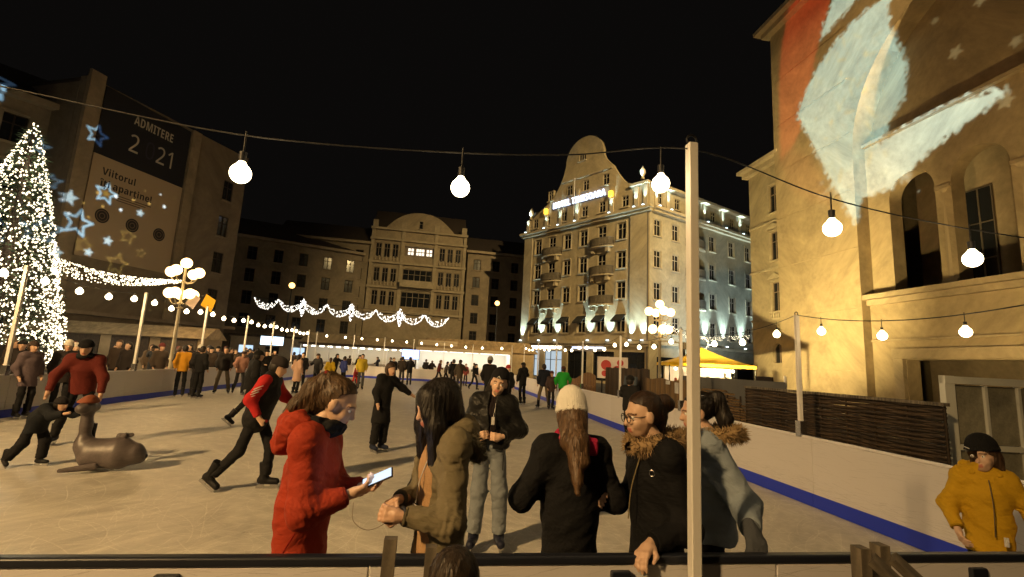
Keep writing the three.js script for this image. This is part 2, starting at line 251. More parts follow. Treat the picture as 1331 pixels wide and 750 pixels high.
  for (const s of [9.8, 13.4, 17.3, 21]) upl(S, s, 5.0, 0.55, 300, 0.45, 5);
  for (let i = 0; i < 5; i++) { const s = 3 + i * 5; S.part('shop_front', bx(3.4, 3.0, 0.1), M.glass, s, 1.7, 0.03); }
  // roof and the far sides
  const roofM = mat([0.045, 0.03, 0.024], 0.85, { map: tGrain });
  const A = [Lp[0], Lp[1]], B = C, D = [C[0] + 0.902 * WS, C[1] - 0.431 * WS], E2 = [D[0] + dF[0] * W, D[1] + dF[1] * W], ctr = [(A[0] + D[0]) / 2, (A[1] + D[1]) / 2];
  const rs = polyShape([A, B, D, E2].map(([x, z]) => [ctr[0] + (x - ctr[0]) * 0.97 - C[0], -(ctr[1] + (z - ctr[1]) * 0.97 - C[1])]));
  part('roof', extrude(rs, 2.6).rotateX(-Math.PI / 2), roofM, t, 0, 20.2, 0);
  const core = polyShape([A, B, D, E2].map(([x, z]) => [ctr[0] + (x - ctr[0]) * 0.95 - C[0], -(ctr[1] + (z - ctr[1]) * 0.95 - C[1])]));
  part('rear_wall', extrude(core, 20.15).rotateX(-Math.PI / 2), stucco([0.3, 0.25, 0.18]), t, 0, 0, 0);
}

// ---- the theatre on the right: tall pylon, giant arch with a loggia, portal below; a plainer wing beyond
{
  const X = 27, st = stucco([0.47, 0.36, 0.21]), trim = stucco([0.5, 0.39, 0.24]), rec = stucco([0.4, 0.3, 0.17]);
  const t = thing('theatre', 'tall ochre theatre front with giant arch, loggia and projected colours', 'theatre', [X, 0, -22]);
  // frame: x runs from the far end (-z) to the near end (+z); z points at the square (-x)
  const F = new Facade(t, [X, -35.1], [0, 1]); F.n = [-1, 0];
  const Wd = 34, cA = 16.6, R = 8.9, sh = polyShape([[0, 0], [Wd, 0], [Wd, 32], [0, 32]]);
  const hole = new THREE.Path(); hole.moveTo(cA - R, 0); hole.lineTo(cA - R, 17); hole.absarc(cA, 17, R, Math.PI, 0, true); hole.lineTo(cA + R, 0); hole.closePath(); sh.holes.push(hole);
  F.part('pylon_wall', extrude(sh, 1.6), st, 0, 0, -1.6);
  // courses of big render blocks on the pylon: shallow bands
  for (let i = 0; i < 7; i++) F.part('course', bx(7.55, 0.05, 0.03, 3.85, 2.4 + i * 4.1, 0), st, 0, 0, 0.012);
  F.part('eave', [bx(Wd + 1.2, 0.35, 1.5, Wd / 2 - 0.2, 32.2, 0.35), bx(Wd + 0.6, 0.4, 0.8, Wd / 2 - 0.1, 31.8, 0.2)], trim);
  F.part('roof', extrude(polyShape([[0, 0], [16, 5], [32, 0]]), Wd).rotateY(Math.PI / 2).translate(0, 32.4, 0), mat([0.06, 0.04, 0.03], 0.85), 0, 0, -1.2);
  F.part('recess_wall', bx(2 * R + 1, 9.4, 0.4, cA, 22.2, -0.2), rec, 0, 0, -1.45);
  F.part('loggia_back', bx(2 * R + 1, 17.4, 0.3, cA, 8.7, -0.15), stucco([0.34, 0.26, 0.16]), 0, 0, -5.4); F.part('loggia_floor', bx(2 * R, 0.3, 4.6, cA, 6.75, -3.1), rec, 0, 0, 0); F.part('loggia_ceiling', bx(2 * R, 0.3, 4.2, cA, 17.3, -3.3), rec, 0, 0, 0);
  // loggia block: arcade of round arches between ledge and sill
  const lg = polyShape([[cA - R + 0.01, 6.6], [cA + R - 0.01, 6.6], [cA + R - 0.01, 17.6], [cA - R + 0.01, 17.6]]), ac = [10.7, 14.5, 18.3, 22.1];
  for (const s of ac) lg.holes.push(archHole(s, 7.4, 2.9, 5.9));
  F.part('arcade', extrude(lg, 0.9), st, 0, 0, -1.85);
  F.part('ledge', bx(2 * R - 0.04, 0.22, 0.7, cA, 17.72, -1.02), trim, 0, 0, 0);
  F.part('balcony_sill', [bx(2 * R - 0.04, 0.3, 0.75, cA, 7.15, 0.1), bx(2 * R - 0.1, 0.35, 0.4, cA, 6.8, 0.0)], trim, 0, 0, -0.5);
  for (const s of [12.6, 16.4, 20.2]) {
    const c = F.part('column', new THREE.CylinderGeometry(0.3, 0.34, 5.4, 20), trim, s, 10.2, -1.25);
    part('capital', [bx(0.85, 0.22, 0.8, 0, 2.86, 0), cyl(0.32, 0.42, 0.25, 0, 2.5, 0, 20)], trim, c); part('base', bx(0.85, 0.3, 0.8, 0, -2.7, 0), trim, c);
  }
  // loggia back wall with tall dark glazed doors
  for (const s of ac) { const d = F.part('loggia_window', windowGeo(2.4, 6.6, 3, 3).frame, mat([0.08, 0.06, 0.04], 0.6), s, 10.7, -5.3); part('pane', bx(2.3, 6.5, 0.02), M.glass, d, 0, 0, -0.02); }
  // lower wall and the portal
  const lw = polyShape([[cA - R + 0.01, 0], [cA + R - 0.01, 0], [cA + R - 0.01, 6.62], [cA - R + 0.01, 6.62]]); const ph = new THREE.Path(); ph.moveTo(9.95, -0.01); ph.lineTo(9.95, 3.15); ph.lineTo(24.6, 3.15); ph.lineTo(24.6, -0.01); lw.holes.push(rectHole(17.3, 1.6, 14.7, 3.1));
  F.part('lower_wall', extrude(lw, 0.9), st, 0, 0, -1.5);
  F.part('portal_frame', [bx(0.6, 3.19, 0.25, 9.6, 1.595, 0.12), bx(16.1, 0.6, 0.29, 17.3, 3.5, 0.14), bx(0.6, 3.19, 0.25, 25.0, 1.595, 0.12)], trim, 0, 0, -0.596);
  F.part('string_course', bx(2 * R - 0.1, 0.12, 0.16, cA, 4.35, 0.08), trim, 0, 0, -0.597);
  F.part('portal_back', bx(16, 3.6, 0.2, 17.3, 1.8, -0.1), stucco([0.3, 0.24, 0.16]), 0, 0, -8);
  for (let i = 0; i < 7; i++) { const d = F.part('portal_door', windowGeo(1.8, 2.7, 2, 2).frame, M.darkwood, 10.9 + i * 2.1, 1.4, -7.8); part('pane', bx(1.7, 2.6, 0.02), M.glass, d, 0, 0, -0.02); }
  F.part('flank_wall', bx(0.4, 32, 14, 0.2, 16, -7), st, 0, 0, -1.62);
}
{
  const X = 27.9, st = stucco([0.46, 0.37, 0.23]), trim = stucco([0.5, 0.41, 0.27]), m = { frame: mat([0.16, 0.11, 0.07], 0.6), pane: M.glass, trim };
  const t = thing('theatre_wing', 'ochre side wing with corniced windows between theatre pylon and hotel', 'building', [X, 0, -38]);
  const F = new Facade(t, [X, -39.9], [0, 1]); F.n = [-1, 0];
  const sh = polyShape([[0, 0], [4.85, 0], [4.85, 20.6], [0, 20.6]]); const wy = [17.2, 12.95, 8.5];
  for (const y of wy) sh.holes.push(rectHole(3.35, y, 1.1, 2.5)); sh.holes.push(archHole(3.2, 2.9, 1.2, 1.0));
  F.part('wall', extrude(sh, 0.5), st, 0, 0, -0.5);
  for (const y of wy) win(F, 3.35, y, 1.1, 2.5, m, { jamb: true, head: true });
  F.part('window_pediment', extrude(polyShape([[-1, 0], [1, 0], [0, 0.5]]), 0.25), trim, 3.35, 10.05, 0); F.part('window_pediment', extrude(polyShape([[-1, 0], [1, 0], [0, 0.5]]), 0.25), trim, 3.35, 5.55 + 8.95, 0);
  const aw = F.part('window', windowGeo(1.2, 1.9, 2, 1).frame, m.frame, 3.2, 3.6, -0.25); part('pane', bx(1.1, 1.8, 0.02), M.glass, aw, 0, 0, -0.02);
  F.part('cornice', [bx(5.6, 0.3, 1.1, 2.3, 20.85, 0.4), bx(5.2, 0.4, 0.6, 2.3, 20.5, 0.2)], trim, 0, 0, 0.002);
  for (const y of [15.2, 11.0, 6.6, 5.9]) F.part('string_course', bx(4.84, 0.16, 0.14, 2.42, y, 0.07), trim, 0, 0, 0.002);
  F.part('balustrade', [bx(1.5, 0.1, 0.12, 0, 0.5, 0), ...[-0.6, -0.3, 0, 0.3, 0.6].map((x) => cyl(0.07, 0.07, 0.5, x, 0, 0, 8))], trim, 3.35, 6.68, 0.16);
  F.part('end_wall', bx(0.4, 20.6, 14, 0.2, 10.3, -7), st, 0, 0, -0.52);
  F.part('roof', bx(5.0, 0.3, 14, 2.4, 20.9, -7), mat([0.05, 0.035, 0.03], 0.9), 0, 0, -0.5);
}

// ---- the block on the left that carries the banner
{
  const P = [-23.93, -38.09], d = [0.37, -0.929], st = stucco([0.25, 0.195, 0.135]), trim = stucco([0.3, 0.235, 0.165]);
  const t = thing('banner_building', 'brown corner block covered by a tall university banner behind the tree', 'building', [P[0], 0, P[1]]);
  // the frame's outward normal must look at the square
  const F = new Facade(t, P, d);
  const W0 = -4.1, W1 = 10.4;
  const sh = polyShape([[W0, 0], [W1, 0], [W1, 20.2], [W0, 19.8]]); for (let i = 0; i < 5; i++) sh.holes.push(rectHole(W0 + 1.7 + i * 2.8, 1.7, 2.0, 2.6)); for (const y of [6, 9.4, 12.8, 16.2]) sh.holes.push(rectHole(8.6, y, 1.1, 1.9));
  F.part('wall', extrude(sh, 0.6), st, 0, 0, -0.6);
  for (const y of [6, 9.4, 12.8, 16.2]) win(F, 8.6, y, 1.1, 1.9, { frame: M.darkwood, pane: M.glass, trim });
  for (let i = 0; i < 5; i++) { const f = F.part('shop_front', windowGeo(2.0, 2.6, 2, 2).frame, M.iron, W0 + 1.7 + i * 2.8, 1.7, -0.25); part('pane', bx(1.9, 2.5, 0.02), M.glass, f, 0, 0, -0.02); }
  F.part('corner_pillar', bx(0.95, 20.3, 0.3, W0 + 0.5, 10.15, 0.15), stucco([0.34, 0.26, 0.17]), 0, 0, 0.003);
  F.part('pillar', bx(0.8, 17.2, 0.2, 4.55, 11.4, 0.1), stucco([0.34, 0.26, 0.17]), 0, 0, 0.003);
  F.part('side_wall', bx(0.5, 20, 16, W1 - 0.25, 10, -8), st, 0, 0, -0.62); F.part('side_wall', bx(0.5, 19.7, 16, W0 + 0.25, 9.85, -8), st, 0, 0, -0.62);
  F.part('roof', bx(W1 - W0, 0.3, 16, (W1 + W0) / 2, 19.6, -8), mat([0.05, 0.04, 0.035], 0.9), 0, 0, -0.6);
  F.part('street_canopy', bx(W1 - W0, 0.25, 1.2, (W1 + W0) / 2, 3.6, 0.6), trim, 0, 0, 0.002);
  // printed banners
  const cv = (w, h, f) => { const c = document.createElement('canvas'); c.width = w; c.height = h; f(c.getContext('2d'), w, h); const x = new THREE.CanvasTexture(c); x.colorSpace = THREE.SRGBColorSpace; return x; };
  const dark = cv(680, 500, (c, w, h) => { c.fillStyle = '#14131a'; c.fillRect(0, 0, w, h); c.fillStyle = '#b4a894'; c.textAlign = 'center'; c.save(); c.translate(380, 172); c.scale(0.82, 1.25); c.font = 'bold 78px sans-serif'; c.fillText('ADMITERE', 0, 0); c.restore(); c.font = '190px sans-serif'; c.save(); c.translate(380, 385); c.scale(0.8, 1); c.fillText('2', -160, 0); c.fillText('21', 155, 0); c.fillStyle = '#2b2433'; c.fillText('0', -10, 0); c.restore(); });
  const pale = cv(1024, 1024, (c, w, h) => {
    c.fillStyle = '#b59f83'; c.fillRect(0, 0, w, h); c.fillStyle = '#1d1712'; c.font = 'bold 100px sans-serif'; c.fillText('Viitorul', 110, 180); c.fillText('îţi aparţine!', 110, 300); c.font = '30px sans-serif'; c.fillStyle = '#4a3a2c'; for (let k = 0; k < 3; k++) c.fillRect(300, 340 + k * 24, 380 - k * 60, 8);
    for (const [x, y] of [[190, 590], [510, 600], [830, 615]]) { c.fillStyle = '#2a221d'; c.beginPath(); c.arc(x, y, 72, 0, 7); c.fill(); c.strokeStyle = '#7d6a55'; c.lineWidth = 7; c.beginPath(); c.arc(x, y, 54, 0, 7); c.stroke(); c.beginPath(); c.arc(x, y, 26, 0, 7); c.stroke(); }
  });
  F.part('banner', new THREE.BoxGeometry(6.9, 5.0, 0.06), mat([1, 1, 1], 0.7, { map: dark }), 0.55, 17.25, 0.05).userData.label = 'dark banner with the year in pale figures';
  F.part('banner', new THREE.BoxGeometry(6.9, 7.3, 0.06), mat([0.8, 0.78, 0.74], 0.7, { map: pale }), 0.55, 11.1, 0.06).userData.label = 'pale banner with dark lettering and three round seals';
}
// ---- dark blocks round the square
function block(name, label, P, d, W, H, floors, cols, rgb, o = {}) {
  const t = thing(name, label, 'building', [P[0], 0, P[1]]), F = new Facade(t, P, d), st = stucco(rgb), trim = stucco(rgb.map((c) => c * 1.25)), m = { frame: M.darkwood, pane: M.glass, trim };
  const sh = polyShape([[0, 0], [W, 0], [W, H], [0, H]]), y0 = o.y0 ?? 4.2, fh = (H - y0 - 0.6) / floors, ww = 1.2, wh = Math.min(2.1, fh * 0.6), list = [];
  for (let j = 0; j < floors; j++) for (let i = 0; i < cols; i++) list.push([(i + 0.5) * W / cols, y0 + (j + 0.5) * fh]);
  for (const [s, y] of list) sh.holes.push(rectHole(s, y, ww, wh));
  F.part('wall', extrude(sh, 0.5), st, 0, 0, -0.5); for (const [s, y] of list) win(F, s, y, ww, wh, m, { head: true });
  F.part('cornice', bx(W + 0.6, 0.4, 0.7, W / 2, H, 0.3), trim, 0, 0, 0.002); F.part('street_band', bx(W, 0.3, 0.3, W / 2, y0 - 0.2, 0.15), trim, 0, 0, 0.002);
  for (let i = 0; i < cols; i++) F.part('shop_front', bx(W / cols - 0.8, 2.7, 0.08), M.glass, (i + 0.5) * W / cols, 1.6, 0.05);
  F.part('end_wall', bx(0.4, H, 12, 0.2, H / 2, -6), st, 0, 0, -0.52); F.part('end_wall', bx(0.4, H, 12, W - 0.2, H / 2, -6), st, 0, 0, -0.52);
  const rh = o.roof ?? 3.5; F.part('roof', extrude(polyShape([[-0.3, 0], [12, 0], [9, rh], [4.5, rh]]), W - 0.04).rotateY(Math.PI / 2).translate(0.02, H + 0.2, 0), mat([0.04, 0.028, 0.022], 0.9, { map: tGrain }), 0, 0, -0.3);
  return { t, F };
}
block('dark_house', 'unlit apartment block between banner building and gabled palace', [-38.5, -66.5], [0.93, -0.37], 27, 17.5, 4, 8, [0.3, 0.25, 0.19]);
block('dark_house', 'unlit block at the far left behind the Christmas tree', [-46, -17], [0.7, -0.71], 26, 17.6, 4, 7, [0.3, 0.25, 0.18]);
block('dark_house', 'unlit block between the gabled palace and the hotel', [3.2, -77.6], [0.998, -0.05], 16, 19.6, 5, 5, [0.28, 0.23, 0.17]);
block('dark_house', 'dark wing left of the gabled palace behind the lit swags', [-26.5, -75.8], [0.998, -0.05], 14, 19.4, 5, 5, [0.3, 0.25, 0.18]);
{ // palace with round gable at the back
  const P = [-12.4, -76.8], d = [0.998, -0.053], W = 15.3, st = stucco([0.34, 0.28, 0.2]), trim = stucco([0.4, 0.34, 0.25]), m = { frame: mat([0.12, 0.09, 0.06], 0.6), pane: M.glass, trim };
  const t = thing('gabled_palace', 'dim brown palace with round gable and one lit window row', 'building', [P[0], 0, P[1]]), F = new Facade(t, P, d);
  const sh = new THREE.Shape(); sh.moveTo(0, 0); sh.lineTo(W, 0); sh.lineTo(W, 22.1); sh.lineTo(W - 2.2, 22.4); sh.bezierCurveTo(W - 4, 24.6, W - 5.6, 25.3, W / 2, 25.3); sh.bezierCurveTo(5.6, 25.3, 4, 24.6, 2.2, 22.4); sh.lineTo(0, 22.1); sh.closePath();
  const rows = [18.6, 14.6, 10.9], holes = []; for (const y of rows) { for (const s of [1.3, 2.6, 3.9, 11.4, 12.7, 14.0]) holes.push([s, y, 0.9, 2.3]); }
  for (const y of rows.slice(1)) holes.push([W / 2, y, 4.6, 2.4]);
  for (const [s, y, w, h] of holes) sh.holes.push(rectHole(s, y, w, h)); sh.holes.push(rectHole(W / 2, 18.8, 4.6, 1.6)); sh.holes.push(rectHole(W / 2, 23.3, 0.6, 1.3));
  F.part('wall', extrude(sh, 0.6), st, 0, 0, -0.6);
  for (const [s, y, w, h] of holes) win(F, s, y, w, h, m, { cols: w > 2 ? 5 : 2, head: true });
  win(F, W / 2, 23.3, 0.6, 1.3, m, { cols: 1 });
  F.part('lit_window_frame', bx(4.6, 1.7, 0.06), m.frame, W / 2, 18.8, -0.4);
  for (const x of [-1.55, -1.05, -0.25, 0.2, 0.65, 1.4, 1.9]) for (const y of [-0.3, 0.3]) F.part('lit_window', bx(0.36, 0.44, 0.05), glow([1, 0.86, 0.66], 1.3), W / 2 + x, 18.8 + y, -0.3);
  for (const s of [0.3, 5.0, 10.3, 15.0]) F.part('pilaster', bx(0.5, 14, 0.3, 0, 15.2, 0.15), trim, s, 0, 0.003);
  for (const y of [8.7, 12.6, 16.6, 20.4, 22.1]) F.part('band', bx(W + 0.2, 0.35, 0.45, W / 2, y, 0.22), trim, 0, 0, 0.002);
  for (const s of [2.6, 12.7]) for (const y of [12.9, 16.9]) for (let k = -3; k <= 3; k++) F.part('baluster', cyl(0.14, 0.1, 0.75, 0, 0, 0, 8), trim, s + k * 0.55, y, 0.12);
  for (const s of [0.5, 5, 10.3, 14.8]) F.part('gable_block', bx(0.8, 1.3, 0.5, 0, 22.9, 0), trim, s, 0, -0.2);
  const bal = F.part('balcony', bx(5.2, 0.25, 1.2), trim, W / 2, 12.85, 0.7); part('railing', bx(5.2, 0.9, 0.12, 0, 0.55, 0.5), trim, bal);
  F.part('arcade_wall', bx(W, 4.4, 0.3, W / 2, 2.2, 0.15), stucco([0.3, 0.25, 0.18]), 0, 0, 0.003);
  F.part('roof', extrude(polyShape([[0, 0], [13, 0], [9, 4.5], [5, 4.5]]), W).rotateY(Math.PI / 2), mat([0.035, 0.025, 0.02], 0.9), 0, 22.2, -0.6);
  F.part('end_wall', bx(0.5, 22, 13, 0.25, 11, -6.5), st, 0, 0, -0.62); F.part('end_wall', bx(0.5, 22, 13, W - 0.25, 11, -6.5), st, 0, 0, -0.62);
}
// ---------------------------------------------------------------- poles, cables, festoon bulbs
const poleM = mat([0.7, 0.68, 0.64], 0.45);
function pole(x, z, top, label, w = 0.06, y0 = 0, lean = 0) {
  const t = thing('light_pole', label, 'pole', [x, y0, z], 0, 'white poles carrying the string lights');
  part('shaft', rbx(w, top - y0, w, 0.006, 0, (top - y0) / 2, 0), poleM, t); part('hook', new THREE.TorusGeometry(0.025, 0.006, 6, 10).translate(0, top - y0 + 0.02, 0), M.iron, t);
  part('base_bracket', rbx(w + 0.05, 0.22, w + 0.05, 0.006, 0, 0.11, 0), M.steel, t);
  t.rotation.z = lean; return t;
}
const bulbG = (r) => new THREE.LatheGeometry([...Array.from({ length: 20 }, (_, i) => { const a = -Math.PI / 2 + i * 0.13; return new THREE.Vector2(Math.max(0.0005, Math.cos(a) * r), Math.sin(a) * r); }), new THREE.Vector2(r * 0.42, r * 1.05), new THREE.Vector2(r * 0.3, r * 1.28)], 24);
const bulbs = { near: bulbG(0.042), mid: bulbG(0.052), far: bulbG(0.08) }, sockG = join([cyl(0.014, 0.016, 0.045, 0, 0, 0, 10), cyl(0.004, 0.004, 0.1, 0, 0.04, 0, 6)]);
const WARM = [1, 0.66, 0.3];
function bulb(x, y, z, label, kind, cd) { // y: where the cable passes
  const drop = kind === 'near' ? 0.16 : 0.18, t = thing('string_bulb', label, 'light bulb', [x, y - drop, z], 0, 'warm bulbs strung round the rink'), r = { near: 0.042, mid: 0.052, far: 0.08 }[kind];
  part('glass_bulb', bulbs[kind], M.bulb, t); part('socket', sockG, M.black, t, 0, r * 1.15, 0);
  pointLight(t, WARM, cd, 0, 0, 0, 2.4);
}
function span(a, b, sag, n, label, bl, count, kind, cd, start = 0.5) { // a cable between two poles with n bulbs under it
  const pts = []; for (let i = 0; i <= 12; i++) { const f = i / 12; pts.push(V(a[0] + (b[0] - a[0]) * f, a[1] + (b[1] - a[1]) * f - sag * 4 * f * (1 - f), a[2] + (b[2] - a[2]) * f)); }
  const o = part(numbered('string_cable'), tube(pts, kind === 'near' ? 0.003 : 0.006, 24, 5), M.cable, scene); tag(o, label, 'cable', 'cables of the string lights');
  for (let i = 0; i < n; i++) { const f = (i + start) / n; bulb(a[0] + (b[0] - a[0]) * f, a[1] + (b[1] - a[1]) * f - sag * 4 * f * (1 - f), a[2] + (b[2] - a[2]) * f, bl(count.n++), kind, cd); }
}
{
  const cL = { n: 1 }, zL = [-7.6, -11.9, -16.3, -20.3, -24.4, -28, -31.8, -35.2];
  zL.forEach((z, i) => pole(XL, z, 3.32, `white pole on the left boards, ${ord(i + 1)} from the near end`, 0.07, 0.9));
  for (let i = 0; i + 1 < zL.length; i++) span([XL, 3.3, zL[i]], [XL, 3.3, zL[i + 1]], 0.16, 4, `cable along the left boards, ${ord(i + 1)} span from the near end`, (n) => `warm globe bulb above the left boards, ${ord(n)} from the near end`, cL, 'far', 1.6);
  const cR = { n: 1 }, zR = [-2.7, -6.4, -9.9, -13.5, -17.3, -21.4, -25.6, -30], yR = [2.62, 2.65, 2.66, 2.69, 2.68, 2.8, 2.88, 2.95];
  zR.forEach((z, i) => i && pole(XR, z, yR[i], `white pole on the right boards, ${ord(i)} from the near end`, 0.055, 0.9));
  for (let i = 0; i + 1 < zR.length; i++) span([XR, yR[i], zR[i]], [XR, yR[i + 1], zR[i + 1]], 0.2, 4, `cable along the right boards, ${ord(i + 1)} span from the near end`, (n) => `warm globe bulb above the right boards, ${ord(n)} from the near end`, cR, 'mid', 0.18);
  const cB = { n: 1 }, B = [[XL, 3.3, -37.4], [-6.9, 3.3, -39.4], [-4.5, 3.25, -39.2], [-2.2, 3.2, -38.8], [0.2, 3.1, -38.3], [2.4, 3.0, -37.2], [XR - 0.2, 3.0, -34]];
  B.forEach(([x, y, z], i) => pole(x, z, y, `white pole on the far boards, ${ord(i + 1)} from the left`, 0.06, 0.9));
  for (let i = 0; i + 1 < B.length; i++) span(B[i], B[i + 1], 0.1, 2, `cable over the far boards, ${ord(i + 1)} span from the left`, (n) => `warm globe bulb above the far boards, ${ord(n)} from the left`, cB, 'far', 1.3);
  // the near pole and the cable over the front barrier
  pole(1.14, -2.06, 2.83, 'tall white post standing close at the barrier among the girls', 0.046, 0);
  const cF = { n: 1 };
  const fr = (n) => `bright bulb on the near overhead cable, ${ord(n)} from the left`;
  const pts = [[-3.4, 2.9], [-1.79, 2.71], [-0.89, 2.62], [0.03, 2.65], [0.53, 2.7], [1.14, 2.8], [1.87, 2.63], [2.56, 2.55], [3.6, 2.52], [4.8, 2.6]].map(([x, y]) => V(x, y, -2.06));
  tag(part(numbered('string_cable'), tube(pts, 0.0035, 80, 5), M.cable, scene), 'black cable strung overhead from left edge past the near post', 'cable', 'cables of the string lights');
  for (const [x, y] of [[-0.89, 2.61], [0.03, 2.645], [0.98, 2.765], [1.89, 2.63], [2.7, 2.54]]) bulb(x, y, -2.06, fr(cF.n++), 'near', 0.16);
}
// ---------------------------------------------------------------- candelabra street lamps
function candelabra(x, z, top, label) {
  const t = thing('street_lamp', label, 'street lamp', [x, 0, z], 0, 'globe candelabra lamps'), postM = mat([0.3, 0.26, 0.18], 0.5), k = top / 6.1;
  part('base', new THREE.LatheGeometry([[0.32, 0], [0.32, 0.3], [0.2, 0.5], [0.16, 1.0], [0.1, 1.1]].map(([a, b]) => new THREE.Vector2(a, b)), 16), postM, t);
  part('post', cyl(0.1, 0.055, top - 1.1, 0, 1.0, 0, 12), postM, t);
  const g = new THREE.SphereGeometry(0.27, 20, 14), globe = (px, py, pz) => { part('globe', g, M.globe, t, px, py, pz); pointLight(t, [1, 0.6, 0.22], 62, px, py, pz, 12); };
  globe(0, top, 0);
  for (let i = 0; i < 4; i++) { const a = i * Math.PI / 2 + 0.1, r = 0.72 * k; part('arm', tube([V(0, top - 1.0, 0), V(Math.cos(a) * r * 0.6, top - 1.05, Math.sin(a) * r * 0.6), V(Math.cos(a) * r, top - 0.75, Math.sin(a) * r)], 0.03, 12), postM, t); globe(Math.cos(a) * r, top - 0.5, Math.sin(a) * r); }
  for (let i = 0; i < 5; i++) { const a = i * Math.PI * 0.4 + 0.4, r = 0.55 * k; part('arm', tube([V(0, top - 2.1, 0), V(Math.cos(a) * r * 0.6, top - 2.2, Math.sin(a) * r * 0.6), V(Math.cos(a) * r, top - 1.9, Math.sin(a) * r)], 0.03, 12), postM, t); globe(Math.cos(a) * r, top - 1.65, Math.sin(a) * r); }
  part('finial_ring', new THREE.TorusGeometry(0.14, 0.03, 8, 16).rotateX(Math.PI / 2).translate(0, top - 2.4, 0), postM, t);
}
candelabra(-13.75, -27.2, 6.1, 'many-globed street lamp glowing behind the crowd on the left');
candelabra(13.95, -29.4, 6.05, 'many-globed street lamp glowing before the hotel corner');
for (const [x, y, z, cd, l] of [[-16, 8.6, -52.3, 40, 'single amber street lamp before the dark wing'], [6.5, 9.1, -59.3, 60, 'single amber street lamp left of the hotel']]) {
  const t = thing('mast_lamp', l, 'street lamp', [x, 0, z]); part('mast', cyl(0.1, 0.06, y, 0, 0, 0, 10), M.iron, t); part('lamp_globe', new THREE.SphereGeometry(0.3, 16, 12), glow([1, 0.55, 0.14], 4), t, 0, y, 0); pointLight(t, [1, 0.58, 0.2], cd, 0, y, 0, 12);
}
// ---------------------------------------------------------------- floodlights outside the frame that light the square
function flood(label, p, to, rgb, cd, ang, mast = true, r = 10) {
  const t = thing('floodlight', label, 'floodlight', p, 0, 'floodlights of the square'); const d = V(to[0] - p[0], to[1] - p[1], to[2] - p[2]).normalize();
  if (mast) part('mast', cyl(0.12, 0.08, p[1], 0, -p[1], 0, 10), M.iron, t);
  const h = part('housing', join([bx(0.6, 0.45, 0.1, 0, 0, -0.1), bx(0.62, 0.03, 0.3, 0, 0.24, 0), bx(0.62, 0.03, 0.3, 0, -0.24, 0)]), M.iron, t); h.lookAt(V(...to));
  const f = part('lamp_face', bx(0.54, 0.4, 0.02, 0, 0, 0.0), glow(rgb, 4), t); f.lookAt(V(...to));
  spot(t, rgb, cd, [d.x * 0.12, d.y * 0.12, d.z * 0.12], [d.x * 10, d.y * 10, d.z * 10], ang, 0.6, r);
}
const SOD = [1, 0.62, 0.25];
flood('tall mast floodlight left of the rink, outside the view', [-14, 11, 8], [-6.5, 0, -8], [1, 0.63, 0.26], 1800, 0.68, true, 22);
flood('theatre roof floodlight aimed at the hotel, outside the view', [25.3, 33.2, -6], [14, 14, -55], [1, 0.7, 0.29], 9500, 0.42, false, 12);
flood('second mast floodlight further along the left, outside the view', [-29, 12, -15], [-5, 0, -30], [1, 0.64, 0.27], 2100, 0.42, true, 22);
flood('facade floodlight standing low before the theatre pylon', [14.5, 0.7, -25.6], [27, 9, -33.5], [1, 0.78, 0.33], 1700, 0.72, true, 8);
flood('facade floodlight standing low before the loggia', [16.5, 0.7, -15], [27, 8, -20], [1, 0.72, 0.3], 380, 0.75, true, 8);
flood('facade floodlight standing low before the hotel side', [26, 0.7, -41], [31, 12, -52], [0.75, 0.95, 1], 520, 0.8, true, 8);
